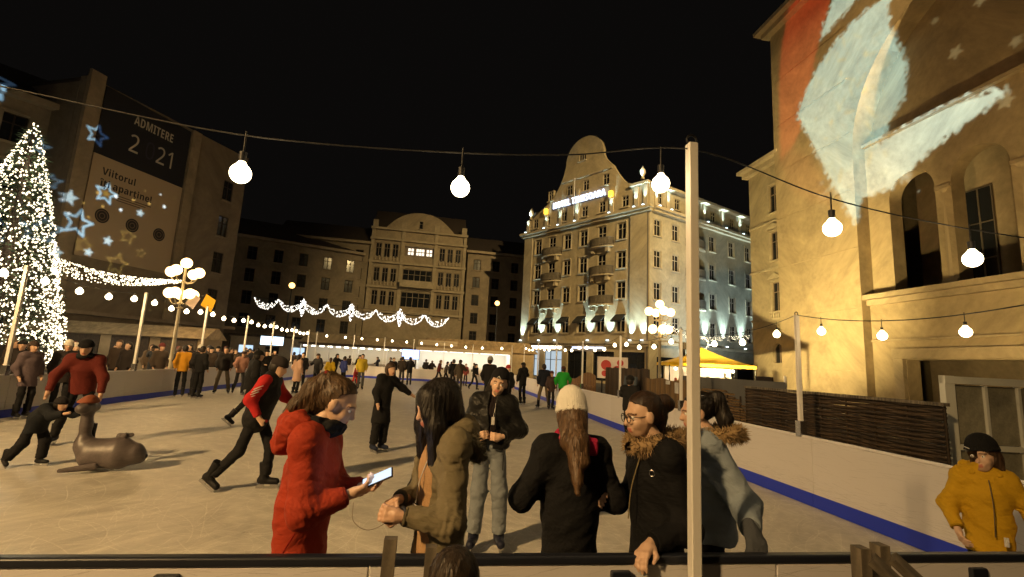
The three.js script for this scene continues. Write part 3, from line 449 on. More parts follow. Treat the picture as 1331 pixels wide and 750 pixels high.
// ---------------------------------------------------------------- projectors: a bright point behind a coloured glass slide
function slideTex(w, h, draw) { const c = document.createElement('canvas'); c.width = w; c.height = h; const g = c.getContext('2d'); g.fillStyle = '#000'; g.fillRect(0, 0, w, h); draw(g, w, h); const t = new THREE.CanvasTexture(c); t.colorSpace = THREE.SRGBColorSpace; return t; }
function projector(label, lamp, P, d, n, s0, s1, y0, y1, throwD, cd, px, draw) {
  // wall plane through P along d (unit, horizontal) with outward normal n; the slide is parallel to it at throwD in front of the lamp
  const t = thing('slide_projector', label, 'projector', lamp, 0, 'slide projectors on masts');
  const L = V(...lamp), D = (P[0] - L.x) * -n[0] + (P[1] - L.z) * -n[1], k = throwD / D; // D: distance lamp to wall along the normal
  const foot = (P[0] - L.x) * d[0] + (P[1] - L.z) * d[1]; // along-wall coordinate of P as seen from the lamp
  const sc = (s0 + s1) / 2, yc = (y0 + y1) / 2, cx = (foot + sc) * k, cy = (yc - L.y) * k, w = (s1 - s0) * k, h = (y1 - y0) * k;
  const m = mat([1, 1, 1], 0, { transmission: 1, thickness: 0, ior: 1.01, specularIntensity: 0, map: slideTex(px, Math.round(px * h / w), draw) });
  const pos = V(d[0] * cx - n[0] * throwD, cy, d[1] * cx - n[1] * throwD);
  const sl = part('slide', new THREE.PlaneGeometry(w, h), m, t, pos.x, pos.y, pos.z, -Math.atan2(d[1], d[0]));
  const fr = part('slide_frame', [bx(w + 1.2, 0.6, 0.03, 0, h / 2 + 0.3, 0), bx(w + 1.2, 0.6, 0.03, 0, -h / 2 - 0.3, 0), bx(0.6, h, 0.03, -w / 2 - 0.3, 0, 0), bx(0.6, h, 0.03, w / 2 + 0.3, 0, 0)], M.black, t, pos.x, pos.y, pos.z, -Math.atan2(d[1], d[0]));
  part('lamp_house', bx(0.3, 0.3, 0.3), M.iron, t, -pos.x * 0.25, -pos.y * 0.25, -pos.z * 0.25); part('mast', cyl(0.1, 0.07, lamp[1] - 0.3, 0, -lamp[1], 0, 10), M.iron, t);
  part('rail', [bar(V(0, -0.2, 0), V(pos.x, pos.y - h / 2 - 0.1, pos.z), 0.02), bar(V(0, -0.32, 0), V(0, -0.1, 0), 0.04)], M.iron, t);
  const ang = Math.atan(Math.hypot(w, h) / 2 / pos.length()) * 0.96; spot(t, [1, 1, 1], cd, [0, 0, 0], [pos.x, pos.y, pos.z], ang, 0.02, 0.1);
}
const star = (g, x, y, r, rot = 0) => { g.beginPath(); for (let i = 0; i < 10; i++) { const a = rot + i * Math.PI / 5 - Math.PI / 2, q = i % 2 ? r * 0.45 : r; g.lineTo(x + Math.cos(a) * q, y + Math.sin(a) * q); } g.closePath(); };
{ // theatre: loose sweeps of red and icy blue with small stars
  const s0 = 0, s1 = 19, y0 = 10, y1 = 33;
  projector('projector on a mast left of the rink, outside the view', [-13, 6.5, 5], [27, -35.1], [0, 1], [-1, 0], s0, s1, y0, y1, 1.0, 34000, 900, (g, w, h) => {
    const X = (s) => (s - s0) / (s1 - s0) * w, Y = (y) => h - (y - y0) / (y1 - y0) * h, path = (pts) => { g.beginPath(); pts.forEach(([a, b], i) => i ? g.lineTo(X(a), Y(b)) : g.moveTo(X(a), Y(b))); g.closePath(); };
    const bez = (p, n = 40) => { const out = []; for (let k = 0; k < n; k++) { const t = k / n, u = 1 - t; out.push([0, 1].map((c) => u * u * u * p[0][c] + 3 * u * u * t * p[1][c] + 3 * u * t * t * p[2][c] + t * t * t * p[3][c])); } return out; };
    const blot = (col, segs, rough) => { const pts = segs.flatMap((q) => bez(q)); path(pts); g.fillStyle = col; g.fill(); for (const [a, b] of pts) for (let k = 0; k < rough; k++) { g.globalAlpha = rr(0.35, 0.9); g.beginPath(); g.ellipse(X(a + rr(-0.25, 0.25)), Y(b + rr(-0.25, 0.25)), rr(3, 15), rr(2, 8), rr(0, 3), 0, 7); g.fill(); } g.globalAlpha = 1; };
    g.fillStyle = '#1d1004'; g.fillRect(w * 0.02, h * 0.02, w * 0.96, h * 0.96);
    blot('#7c2410', [[[0.9, 19.8], [0.7, 25], [0.8, 30], [2.6, 32.4]], [[2.6, 32.4], [5, 32.5], [6.5, 32.4], [7.6, 31.6]], [[7.6, 31.6], [6, 29], [4.6, 26], [3.6, 22.8]], [[3.6, 22.8], [3.0, 21], [2, 20], [0.9, 19.8]]], 1);
    blot('#45190a', [[[0.8, 19.6], [3, 20.4], [4.6, 18], [5.4, 14.6]], [[5.4, 14.6], [4, 15.4], [1.6, 16], [0.8, 19.6]]], 2);
    blot('#86b6d2', [[[2.9, 22.6], [4.4, 25.4], [7, 27], [11.4, 26.6]], [[11.4, 26.6], [9.8, 25], [12.4, 22.4], [11.2, 19.6]], [[11.2, 19.6], [9.4, 18], [8.4, 15], [7.6, 12.4]], [[7.6, 12.4], [6, 15.4], [4.6, 19], [2.9, 22.6]]], 3);
    blot('#9fc2d8', [[[6.8, 15.6], [9.6, 17.6], [12.4, 18.0], [16.6, 16.8]], [[16.6, 16.8], [15, 16], [13, 16], [11.6, 14.8]], [[11.6, 14.8], [10, 14], [8.4, 13.6], [6.8, 15.6]]], 3);
    blot('#92bcd4', [[[5.6, 27.6], [7, 30.4], [9, 31.6], [11.8, 32.4]], [[11.8, 32.4], [12.2, 31], [11.6, 29.8], [11.2, 28.6]], [[11.2, 28.6], [9.4, 28.4], [7.4, 28], [5.6, 27.6]]], 2);
    for (let k = 0; k < 420; k++) { g.fillStyle = ['#6f9fbf', '#a9c8d8', '#7fa8b8', '#c2b48a'][k % 9 > 7 ? 3 : k % 3]; g.globalAlpha = rr(0.12, 0.4); g.beginPath(); const a = rr(4.6, 10.6), b = rr(15, 26.4) - Math.abs(a - 8) * 0.3; g.ellipse(X(a), Y(b), rr(4, 30), rr(2, 9), rr(0, 3), 0, 7); g.fill(); } g.globalAlpha = 1;
    for (const [a, b, r] of [[14.5, 20.5, 0.5], [16, 22.6, 0.45], [17.3, 19.2, 0.4], [15.3, 24.8, 0.4], [17.5, 25.6, 0.5], [13.6, 23.2, 0.3], [16.6, 16.2, 0.5], [17.6, 14.6, 0.4], [18.2, 22, 0.35]]) { g.fillStyle = '#57564a'; star(g, X(a), Y(b), r / (s1 - s0) * w, a); g.fill(); }
  });
}
{ // stars on the banner building
  const s0 = -16, s1 = 6, y0 = 3, y1 = 20, stars = [[-8.2, 17.4, 1.3, 0], [-2.9, 16.0, 0.75, 0], [-3.8, 11.1, 0.6, 1], [-3.0, 9.6, 0.95, 0], [-1.6, 12.2, 0.75, 2], [-4.6, 8.7, 0.9, 0], [-4.7, 12, 0.5, 0], [-2.4, 8.2, 0.55, 3], [0.0, 7.4, 0.8, 3], [0.4, 9.6, 0.6, 3], [-0.9, 8.9, 0.4, 1], [-2.0, 7.8, 0.35, 1], [-3.9, 7.3, 0.45, 1], [1.6, 8.6, 0.35, 3], [-5.4, 14.2, 0.5, 0], [-6.6, 8.5, 0.9, 0], [1.0, 11.6, 0.35, 1], [-9.5, 12.5, 0.8, 0], [-11, 16, 0.9, 0]];
  projector('projector on a mast right of the rink, outside the view', [10, 6.5, 0], [-23.93, -38.09], [0.37, -0.929], [0.929, 0.37], s0, s1, y0, y1, 1.0, 60000, 1100, (g, w, h) => {
    for (const [a, b, r, k] of stars) { const x = (a - s0) / (s1 - s0) * w, y = h - (b - y0) / (y1 - y0) * h, q = r / (s1 - s0) * w; star(g, x, y, q, 0.1); g.lineWidth = q * 0.17; g.lineJoin = 'round'; if (k === 0 || k === 2) { g.strokeStyle = '#5a86b4'; g.stroke(); if (r > 0.7) { star(g, x, y, q * 0.42, 0.1); g.fillStyle = k === 2 || r > 1 ? '#4f4720' : '#000'; g.fill(); } } else if (k === 1) { g.fillStyle = '#6f93b8'; g.fill(); } else { g.strokeStyle = '#443f22'; g.stroke(); } }
    for (let k = 0; k < 40; k++) { g.fillStyle = k % 3 ? '#6b6038' : '#a9cdfa'; g.beginPath(); g.arc((k * 0.618 % 1) * w, h * (0.35 + 0.6 * (k * 0.377 % 1)), 3 + k % 4, 0, 7); g.fill(); }
  });
}
// ---------------------------------------------------------------- Christmas tree, light curtain, light swags
{
  const top = 12.9, R = 3.0, t = thing('christmas_tree', 'tall Christmas tree thickly strung with white fairy lights', 'tree', [-22, 0, -27]);
  part('trunk', cyl(0.3, 0.08, top - 0.3, 0, 0, 0, 10), M.darkwood, t);
  // boughs: drooping sprays of needle blades on spiralling tiers
  const pos = [], idx = []; let n = 0;
  for (let k = 0; k < 5200; k++) {
    const f = Math.pow(rnd(), 0.62), y = 0.6 + (top - 0.7) * (1 - f), r0 = R * Math.pow(f, 0.85) * rr(0.55, 1.0) + 0.05, a = rnd() * 6.283, L = rr(0.25, 0.5), w = rr(0.03, 0.07);
    const c = V(Math.cos(a) * r0, y, Math.sin(a) * r0), o = V(Math.cos(a + rr(-0.5, 0.5)), rr(-0.5, 0.15), Math.sin(a + rr(-0.5, 0.5))).normalize().multiplyScalar(L), s = V(-Math.sin(a), rr(-0.4, 0.4), Math.cos(a)).multiplyScalar(w);
    for (const p of [c.clone().sub(s), c.clone().add(s), c.clone().add(o)]) pos.push(p.x, p.y, p.z); idx.push(n, n + 1, n + 2); n += 3;
  }
  const g = new THREE.BufferGeometry(); g.setAttribute('position', new THREE.Float32BufferAttribute(pos, 3)); g.setIndex(idx); g.computeVertexNormals();
  const cr = part('crown', g, mat([0.02, 0.042, 0.018], 0.8, { side: THREE.DoubleSide }), t); cr.userData.kind = 'stuff';
  const lg = new THREE.OctahedronGeometry(0.05, 0), ls = [];
  for (let k = 0; k < 3300; k++) { const f = Math.pow(rnd(), 0.55), y = 0.4 + (top - 0.4) * (1 - f), a = rnd() * 6.283, r = (R * Math.pow(f, 0.85) + 0.06) * rr(0.9, 1.04); const q = rr(0.6, 1.25); ls.push(lg.clone().scale(q, q, q).translate(Math.cos(a) * r, y, Math.sin(a) * r)); }
  const fl = part('fairy_lights', ls, M.fairy, t); fl.userData.kind = 'stuff';
  for (const [x, y, z] of [[3, 3, 2.4], [2.2, 6.5, 1.6], [1.2, 10, 1.0], [-2.6, 3, 3]]) pointLight(t, [1, 0.85, 0.55], 22, x, y, z, 30);
}
function lightString(name, label, pts, n, size, drop, group) { // many tiny bulbs on a swag with hanging threads
  const c = new THREE.CatmullRomCurve3(pts), t = thing(name, label, 'light string', pts[0].toArray(), 0, group), g0 = new THREE.OctahedronGeometry(size, 0), ls = [];
  for (let i = 0; i < n; i++) { const f = rnd(), p = c.getPoint(f), q = Math.pow(rnd(), 1.3) * drop(f); const k = rr(0.6, 1.2); ls.push(g0.clone().scale(k, k, k).translate(p.x - pts[0].x + rr(-0.05, 0.05), p.y - pts[0].y - q, p.z - pts[0].z + rr(-0.05, 0.05))); }
  part('wire', tube(pts.map((p) => p.clone().sub(pts[0])), 0.012, 30, 5), M.cable, t); part('fairy_lights', ls, M.fairy, t).userData.kind = 'stuff'; return t;
}
lightString('light_curtain', 'dense curtain of fairy lights from tree to street lamp', [V(-20.4, 6.0, -27.7), V(-17.8, 5.35, -27.5), V(-15.6, 5.15, -27.3), V(-13.9, 5.15, -27.2)], 620, 0.04, (f) => 0.75 * (1 - f) + 0.12, undefined);
{
  const A = V(-19, 6.95, -50.9), B = V(0.5, 5.95, -48.4), n = 8;
  for (let i = 0; i < n; i++) {
    const a = A.clone().lerp(B, i / n), b = A.clone().lerp(B, (i + 1) / n), m1 = a.clone().lerp(b, 0.2), m2 = a.clone().lerp(b, 0.5), m3 = a.clone().lerp(b, 0.8); m1.y -= 0.75; m2.y -= 1.05; m3.y -= 0.75;
    const t = thing('light_swag', `white lit swag hung across the square, ${ord(i + 1)} from the left`, 'light swag', a.toArray(), 0, 'lit swags across the square'), ls = [], g0 = new THREE.OctahedronGeometry(0.05, 0);
    const c1 = new THREE.CatmullRomCurve3([a, m1, m2, m3, b]), c2 = new THREE.CatmullRomCurve3([a, a.clone().lerp(b, 0.3).add(V(0, -0.35, 0)), a.clone().lerp(b, 0.5).add(V(0, -0.5, 0)), a.clone().lerp(b, 0.7).add(V(0, -0.35, 0)), b]);
    for (let k = 0; k < 120; k++) { const f = rnd(), p = c1.getPoint(f), q = c2.getPoint(f), w = rnd() < 0.5 ? 0 : rnd(); const pp = p.lerp(q, w).sub(a); ls.push(g0.clone().translate(pp.x, pp.y + rr(-0.05, 0.05), pp.z)); }
    part('frame', [tube([V(), ...[m1, m2, m3, b].map((p) => p.clone().sub(a))], 0.02, 20, 5)], M.iron, t); part('fairy_lights', ls, glow([1, 0.93, 0.8], 2.2), t).userData.kind = 'stuff';
    if (i === 2 || i === 4 || i === 6) { const h = thing('light_drop', `white lit drop between the swags, ${ord(i / 2)} from the left`, 'light drop', a.toArray(), 0, 'lit drops between the swags'); const dl = []; for (let k = 0; k < 60; k++) { const f = rnd(), r = 0.32 * Math.sin(Math.PI * Math.pow(f, 0.7)); dl.push(g0.clone().translate(rr(-r, r), -1.75 * f + 0.35, rr(-0.1, 0.1))); } part('frame', bar(V(0, 0.4, 0), V(0, -1.4, 0), 0.02), M.iron, h); part('fairy_lights', dl, glow([1, 0.95, 0.88], 3.4), h).userData.kind = 'stuff'; }
  }
  tag(part('swag_cable', tube([A.clone(), A.clone().lerp(B, 0.5), B.clone()].map((p) => p.add(V(0, 0.03, 0))), 0.02, 20, 5), M.cable, scene), 'cable across the square that carries the lit swags', 'cable');
}
lightString('light_garland', 'thin garland of fairy lights from hotel lamp to the theatre wing', [V(14.2, 5.0, -29.6), V(18, 4.5, -33), V(22, 4.7, -36), V(27, 5.3, -39)], 260, 0.028, (f) => 0.35, undefined);
{ const t = thing('light_wreath', 'round lit wreath hanging in the garland before the hotel side', 'light wreath', [19.6, 4.35, -34]); const ls = []; for (let k = 0; k < 120; k++) { const a = rnd() * 6.283, r = 0.45 + rr(-0.06, 0.06); ls.push(new THREE.OctahedronGeometry(0.03, 0).translate(Math.cos(a) * r, Math.sin(a) * r - 0.4, rr(-0.05, 0.05))); } part('ring', new THREE.TorusGeometry(0.45, 0.03, 6, 24).translate(0, -0.4, 0), mat([0.03, 0.06, 0.03], 0.8), t); part('fairy_lights', ls, M.fairy, t).userData.kind = 'stuff'; }
// small flags on the lamp post at the left
{ const t = thing('flag', 'small yellow flag on the left street lamp', 'flag', [-12.7, 4.1, -27.0], 0, 'flags on the lamp post'); part('staff', bar(V(-1.0, -0.35, 0), V(0.35, 0.45, 0), 0.02), M.iron, t); part('cloth', extrude(polyShape([[0.25, 0.4], [0.75, 0.1], [0.6, -0.55], [0.05, -0.2]]), 0.02), cloth([0.75, 0.42, 0.03]), t); }
{ const t = thing('flag', 'small pale flag on the left street lamp', 'flag', [-13.3, 4.1, -27.0], 0, 'flags on the lamp post'); part('staff', bar(V(-0.4, -0.35, 0), V(0.35, 0.45, 0), 0.02), M.iron, t); part('cloth', extrude(polyShape([[0.25, 0.4], [0.6, 0.15], [0.3, -0.45], [-0.1, -0.15]]), 0.02), cloth([0.5, 0.4, 0.36]), t); }
// ---------------------------------------------------------------- stalls and tents behind the boards
{
  const canvas = mat([0.5, 0.4, 0.24], 0.8, { map: tGrain }), rimM = mat([0.08, 0.06, 0.05], 0.8);
  const t = thing('long_tent', 'long beige tent roof over lit stalls behind the far boards', 'tent', [-7.6, 0, -46]);
  part('roof', new THREE.BufferGeometry().copy(extrude(polyShape([[-5.3, 2.7], [5.3, 2.6], [3.8, 3.35], [-4.5, 3.6]]), 3).translate(0, 0, -3)), canvas, t);
  part('valance', bx(10.6, 0.2, 0.04, 0, 2.6, 0.03), rimM, t); for (const x of [-5.1, -2.6, 0, 2.6, 5.1]) part('tent_pole', cyl(0.05, 0.05, 2.6, x, 0, -0.1, 8), poleM, t);
  part('back_sheet', bx(10.4, 2.5, 0.05, 0, 1.25, -2.9), mat([0.6, 0.56, 0.48], 0.8), t);
  const c = part('counter', bx(10, 1.0, 0.6, 0, 0.5, -0.8), mat([0.35, 0.3, 0.24], 0.7, { map: tGrain }), t);
  for (let i = 0; i < 14; i++) { const x = -4.7 + i * 0.72; part('strip_lamp', rbx(0.4, 0.12, 0.08, 0.03, x, 2.38, -0.15), glow([1, 0.93, 0.78], 4), t); if (i % 2) pointLight(t, [1, 0.9, 0.7], 2.6, x, 2.25, -0.35, 8); }
}
{
  const white = mat([0.75, 0.74, 0.7], 0.7);
  const t = thing('lit_marquee', 'brightly lit white marquee behind the far boards', 'marquee', [2.1, 0, -44.6]);
  part('back_sheet', bx(8.6, 2.6, 0.05, 0, 1.3, -3), white, t); part('roof', bx(8.8, 0.1, 3.2, 0, 2.65, -1.5), white, t); for (const x of [-4.3, 4.3]) part('side_sheet', bx(0.05, 2.6, 3, x, 1.3, -1.5), white, t);
  part('fascia', bx(8.8, 0.3, 0.05, 0, 2.62, 0.12), mat([0.5, 0.42, 0.3], 0.7), t);
  for (let i = 0; i < 6; i++) { const x = -3.6 + i * 1.45; part('ceiling_lamp', bx(1.2, 0.06, 0.3, x, 2.5, -1.2), glow([1, 0.95, 0.85], 4), t); pointLight(t, [1, 0.9, 0.72], 2.6, x, 2.35, -1.2, 12); }
  part('counter', bx(8, 1.0, 0.5, 0, 0.5, -0.5), white, t);
  const s = thing('blue_screen', 'bright blue screen between tent and white marquee', 'screen', [-2.75, 0, -44.6]); part('stand', [cyl(0.05, 0.05, 1.6, -0.5, 0, 0, 8), cyl(0.05, 0.05, 1.6, 0.5, 0, 0, 8), bx(1.6, 0.95, 0.08, 0, 2.05, -0.06)], M.black, s); part('screen_face', bx(1.5, 0.85, 0.03, 0, 2.05, 0.01), glow([0.35, 0.5, 1], 2.4), s);
  const k = thing('beige_kiosk', 'low beige roofed kiosk row beside the marquee, before the hotel', 'kiosk', [3.8, 0, -50.5]); part('wall', bx(12, 2.8, 3, 0, 1.4, -1.5), stucco([0.4, 0.31, 0.2]), k); part('roof', extrude(polyShape([[-6.4, 0], [6.4, 0], [5.4, 1.1], [-5.4, 1.1]]), 3.4).translate(0, 2.8, -3.2), mat([0.35, 0.25, 0.14], 0.8, { map: tGrain }), k); part('sign_board', bx(4, 0.5, 0.06, -4.2, 3.4, 0.25), mat([0.45, 0.36, 0.24], 0.7), k);
}
// stall row and signs behind the left boards
{
  const t = thing('stall_row', 'low row of beige market stalls behind the crowd on the left', 'stall', [-19.2, 0, -32]); part('wall', bx(10.5, 2.2, 2.4, 0, 1.1, 0), stucco([0.3, 0.23, 0.15]), t); part('roof', extrude(polyShape([[-1.5, 0], [1.5, 0], [0.2, 0.7], [-0.2, 0.7]]), 10.8).rotateY(Math.PI / 2).translate(-5.4, 2.2, 0), mat([0.36, 0.27, 0.16], 0.85, { map: tGrain }), t);
  for (let i = 0; i < 4; i++) part('shutter', bx(2.0, 1.2, 0.06, -3.9 + i * 2.6, 1.55, 1.22), M.darkwood, t);
  for (const [x, y, z, w, h, rgb, k, l] of [[-13.2, 2.5, -40, 1.6, 0.65, [0.6, 0.82, 1], 3, 'pale blue lit sign board beyond the left boards'], [-17.2, 2.75, -38.5, 1.1, 0.3, [1, 0.12, 0.06], 2, 'red lit sign beyond the left boards'], [-18.1, 2.7, -38.4, 0.3, 0.7, [0.25, 0.25, 1], 2, 'upright violet lit sign beside the red sign']]) { const s = thing('lit_sign', l, 'sign', [x, 0, z], 0.3); part('post', cyl(0.05, 0.05, y - h / 2, 0, 0, -0.05, 8), M.iron, s); part('case', bx(w + 0.1, h + 0.1, 0.08, 0, y, -0.05), M.black, s); part('sign_face', bx(w, h, 0.03, 0, y, 0.01), glow(rgb, k), s); }
  const f = thing('shop_row', 'dim row of low shops with a few lit windows far left', 'shop row', [-14, 0, -50], 0.15); part('wall', bx(12, 3.0, 3, 0, 1.5, -1.5), stucco([0.3, 0.25, 0.18]), f); for (let i = 0; i < 5; i++) part('shop_window', bx(1.2, 0.7, 0.05, -4.6 + i * 2.3, 1.8, 0.03), i % 2 ? M.glass : glow([0.55, 0.75, 1], 0.9), f); part('roof', bx(12.4, 0.2, 3.6, 0, 3.1, -1.5), M.darkwood, f);
}
// yellow canopy stall on the right
{
  const t = thing('yellow_canopy', 'bright yellow fabric canopy over a lit stall before the hotel side', 'canopy', [18.0, 0, -31.2], -0.25), ym = cloth([0.72, 0.46, 0.03], 0.7);
  const hx = 2.75, hz = 2.0, rim = 2.35, pk = 3.5, r = [-hx, hx], P = [[-hx, rim, hz], [hx, rim, hz], [hx, rim, -hz], [-hx, rim, -hz], [-0.1, pk, 0], [0.9, pk + 0.05, 0]];
  const sag = []; const tri = (a, b, c, n = 6) => { for (let i = 0; i < n; i++) for (let j = 0; j < n - i; j++) { const q = (u, v) => { const w = 1 - u - v, p = V(a[0] * w + b[0] * u + c[0] * v, a[1] * w + b[1] * u + c[1] * v, a[2] * w + b[2] * u + c[2] * v); p.y -= 0.55 * v * (1 - v) + 0.1 * Math.sin(u * 9) * (1 - v) * 0.3; return p; }; const A = q(i / n, j / n), B = q((i + 1) / n, j / n), C = q(i / n, (j + 1) / n); sag.push(A, B, C); if (j < n - i - 1) sag.push(B, q((i + 1) / n, (j + 1) / n), C); } };
  tri(P[0], P[1], P[4]); tri(P[1], P[2], P[4]); tri(P[2], P[3], P[4]); tri(P[3], P[0], P[4]);
  const g = new THREE.BufferGeometry().setFromPoints(sag); g.computeVertexNormals(); part('fabric', g, mat([0.72, 0.46, 0.03], 0.75, { side: THREE.DoubleSide, transmission: 0.3, thickness: 0 }), t);
  part('valance', [bx(2 * hx, 0.18, 0.03, 0, rim - 0.1, hz), bx(2 * hx, 0.18, 0.03, 0, rim - 0.1, -hz), bx(0.03, 0.18, 2 * hz, -hx, rim - 0.1, 0), bx(0.03, 0.18, 2 * hz, hx, rim - 0.1, 0)], ym, t);
  for (const x of r) for (const z of [-hz, hz]) part('canopy_pole', cyl(0.04, 0.04, rim, x * 0.98, 0, z * 0.98, 8), M.iron, t);
  const c = part('counter', bx(4.6, 1.05, 0.7, 0, 0.52, 0.6), M.wood, t); part('back_shelf', bx(4.6, 2.1, 0.4, 0, 1.05, -1.6), mat([0.6, 0.57, 0.5], 0.7), t);
  for (let i = 0; i < 9; i++) part('jar', cyl(0.1, 0.09, 0.28, -2 + i * 0.5, 1.05, 0.6, 10), i % 3 ? mat([0.6, 0.5, 0.35], 0.4) : mat([0.3, 0.06, 0.04], 0.4), t);
  for (const x of [-1.9, -0.6, 0.7, 1.9]) { part('lamp', new THREE.SphereGeometry(0.11, 12, 8), glow([1, 0.85, 0.62], 6), t, x, 1.95, 0.2); pointLight(t, [1, 0.82, 0.55], 5, x, 1.95, 0.2, 5); }
  const b = thing('roof_box', 'small dark equipment box on the yellow canopy ridge', 'box', [17.1, 3.3, -31.6]); part('case', rbx(1.1, 0.45, 0.6, 0.04, 0, 0.25, 0), M.darkwood, b); part('feet', [bx(0.1, 0.6, 0.5, -0.4, -0.25, 0), bx(0.1, 0.6, 0.5, 0.4, -0.25, 0)], M.iron, b);
}
// fences and screens behind the right boards
{
  const x = 5.95, reedM = [0, 1, 2, 3].map((k) => mat([0.055 + k * 0.014, 0.036 + k * 0.009, 0.02 + k * 0.005], 0.85, { map: tWood }));
  const t = thing('reed_fence', 'dark brown woven reed fence right behind the right boards', 'fence', [x, 0, -5.0]);
  for (let j = 0; j < 48; j++) { const y = 0.03 + j * 0.0305; part('reed_course', tube(Array.from({ length: 9 }, (_, i) => V((i + j) % 2 ? 0.016 : -0.016, y + rr(-0.01, 0.01), -i * 0.47)), rr(0.016, 0.022), 28, 5), reedM[(j * 3 + (j >> 2)) % 4], t); }
  for (let i = 0; i < 9; i++) part('reed_stake', cyl(0.018, 0.016, 1.5 + rr(-0.02, 0.03), 0, 0, 0, 6), reedM[i % 4], t, 0, 0, -i * 0.47); part('top_cap', bx(0.09, 0.04, 3.8, 0, 1.5, -1.87), M.greywood, t);
  const wat = thing('wattle_fence', 'tan wattle fence with rounded top behind the right boards', 'fence', [x + 0.1, 0, -8.8]), wm = [0, 1, 2].map((k) => mat([0.3 - k * 0.05, 0.2 - k * 0.035, 0.095 - k * 0.016], 0.85, { map: tWood }));
  for (let j = 0; j < 26; j++) { const y = 0.06 + j * 0.052, L = 2.4 * Math.sqrt(Math.max(0.05, 1 - Math.pow(Math.max(0, (y - 0.7) / 0.72), 2))); part('wattle_rod', tube([0, 0.25, 0.5, 0.75, 1].map((f, i) => V((i % 2 ? 1 : -1) * (j % 2 ? 0.03 : -0.03), y + rr(-0.008, 0.008), -1.2 - L / 2 + f * L)), 0.024, 16, 5), wm[j % 3], wat); } for (let i = 0; i < 5; i++) part('stake', cyl(0.025, 0.02, 1.3, 0, 0, -0.3 - i * 0.45, 6), M.darkwood, wat);
  const grey = thing('grey_tarpaulin', 'blue grey tarpaulin screen slung behind the wattle fence', 'tarpaulin', [x + 0.9, 0, -9.2]); { const g = new THREE.PlaneGeometry(4.4, 1.55, 20, 8), p = g.attributes.position; for (let i = 0; i < p.count; i++) p.setZ(i, 0.05 * Math.sin(p.getX(i) * 5 + p.getY(i) * 3) + 0.03 * Math.sin(p.getX(i) * 11)); g.computeVertexNormals(); part('sheet', g.rotateY(-Math.PI / 2).translate(0, 0.85, -1.8), cloth([0.1, 0.1, 0.1], 0.7, { side: THREE.DoubleSide }), grey); for (const z of [0.3, -1.8, -3.9]) part('stake', cyl(0.025, 0.025, 1.75, 0.06, 0, z, 8), poleM, grey); }
  const w2 = thing('plank_fence', 'tan plank fence with white notices right of the near post', 'fence', [x + 0.3, 0, -11.4]); for (let i = 0; i < 26; i++) part('plank', rbx(0.03, 1.5 + 0.05 * Math.sin(i * 0.5), 0.098, 0.006, 0, 0.75, 0), wm[(i * 5) % 3], w2, rr(-0.01, 0.01), 0, -0.05 - i * 0.104); for (const y of [0.3, 1.2]) part('crossbar', bx(0.04, 0.07, 2.7, 0.04, y, -1.35), M.darkwood, w2); part('notice', bx(0.01, 0.28, 0.2, -0.03, 1.3, -0.7), M.white, w2); part('notice', bx(0.01, 0.1, 0.24, -0.03, 1.42, -1.2), M.white, w2);
  const dk = thing('dark_plank_fence', 'dark brown plank fence further along the right boards', 'fence', [x + 0.5, 0, -14.3]); for (let i = 0; i < 36; i++) part('plank', rbx(0.03, 1.75 + rr(-0.04, 0.06), 0.105, 0.006, 0, 0.88, 0), reedM[i % 4], dk, rr(-0.01, 0.01), 0, -0.05 - i * 0.112); for (const y of [0.3, 1.4]) part('crossbar', bx(0.04, 0.08, 4.0, 0.04, y, -2), M.darkwood, dk);
  const tp = thing('blue_tarpaulin', 'folded blue grey tarpaulin leaning behind the right boards', 'tarpaulin', [x + 0.1, 0, -14.4]); { const g = new THREE.PlaneGeometry(1.3, 1.5, 12, 10), p = g.attributes.position; for (let i = 0; i < p.count; i++) { const f = 1 - 0.35 * (p.getY(i) + 0.75) / 1.5; p.setX(i, p.getX(i) * f); p.setZ(i, 0.06 * Math.sin(p.getX(i) * 12)); } g.computeVertexNormals(); part('sheet', g.rotateY(-Math.PI / 2).rotateZ(-0.12).translate(0, 0.76, -0.6), cloth([0.06, 0.075, 0.09], 0.6, { side: THREE.DoubleSide }), tp); }
  const wc = thing('wooden_chalet_deck', 'orange lit sloping plank barrier behind the far right boards', 'barrier', [x + 0.2, 0, -18.6]); const om = [0, 1, 2].map((k) => mat([0.42 - k * 0.06, 0.24 - k * 0.04, 0.08 - k * 0.012], 0.75, { map: tWood })); for (let i = 0; i < 40; i++) part('plank', rbx(0.03, 1.35 + 0.35 * Math.sin(i * 0.16 + 0.4), 0.12, 0.006, 0, 0.66, 0), om[i % 3], wc, rr(-0.01, 0.01), 0, -0.06 - i * 0.125); for (const y of [0.35, 0.95]) part('crossbar', bx(0.04, 0.09, 5, -0.04, y, -2.5), om[1], wc);
  const pk = thing('picket_fence', 'dark picket fence at the foot of the theatre pylon', 'fence', [14.5, 0, -19.5]); for (let i = 0; i < 44; i++) part('picket', bx(0.05, 1.7 + rr(-0.03, 0.03), 0.11, 0, 0.85, 0), M.darkwood, pk, i * 0.06, 0, -i * 0.11); part('crossbar', beam(V(0.05, 1.3, 0), V(2.65, 1.3, -4.8), 0.08, 0.05), M.darkwood, pk);
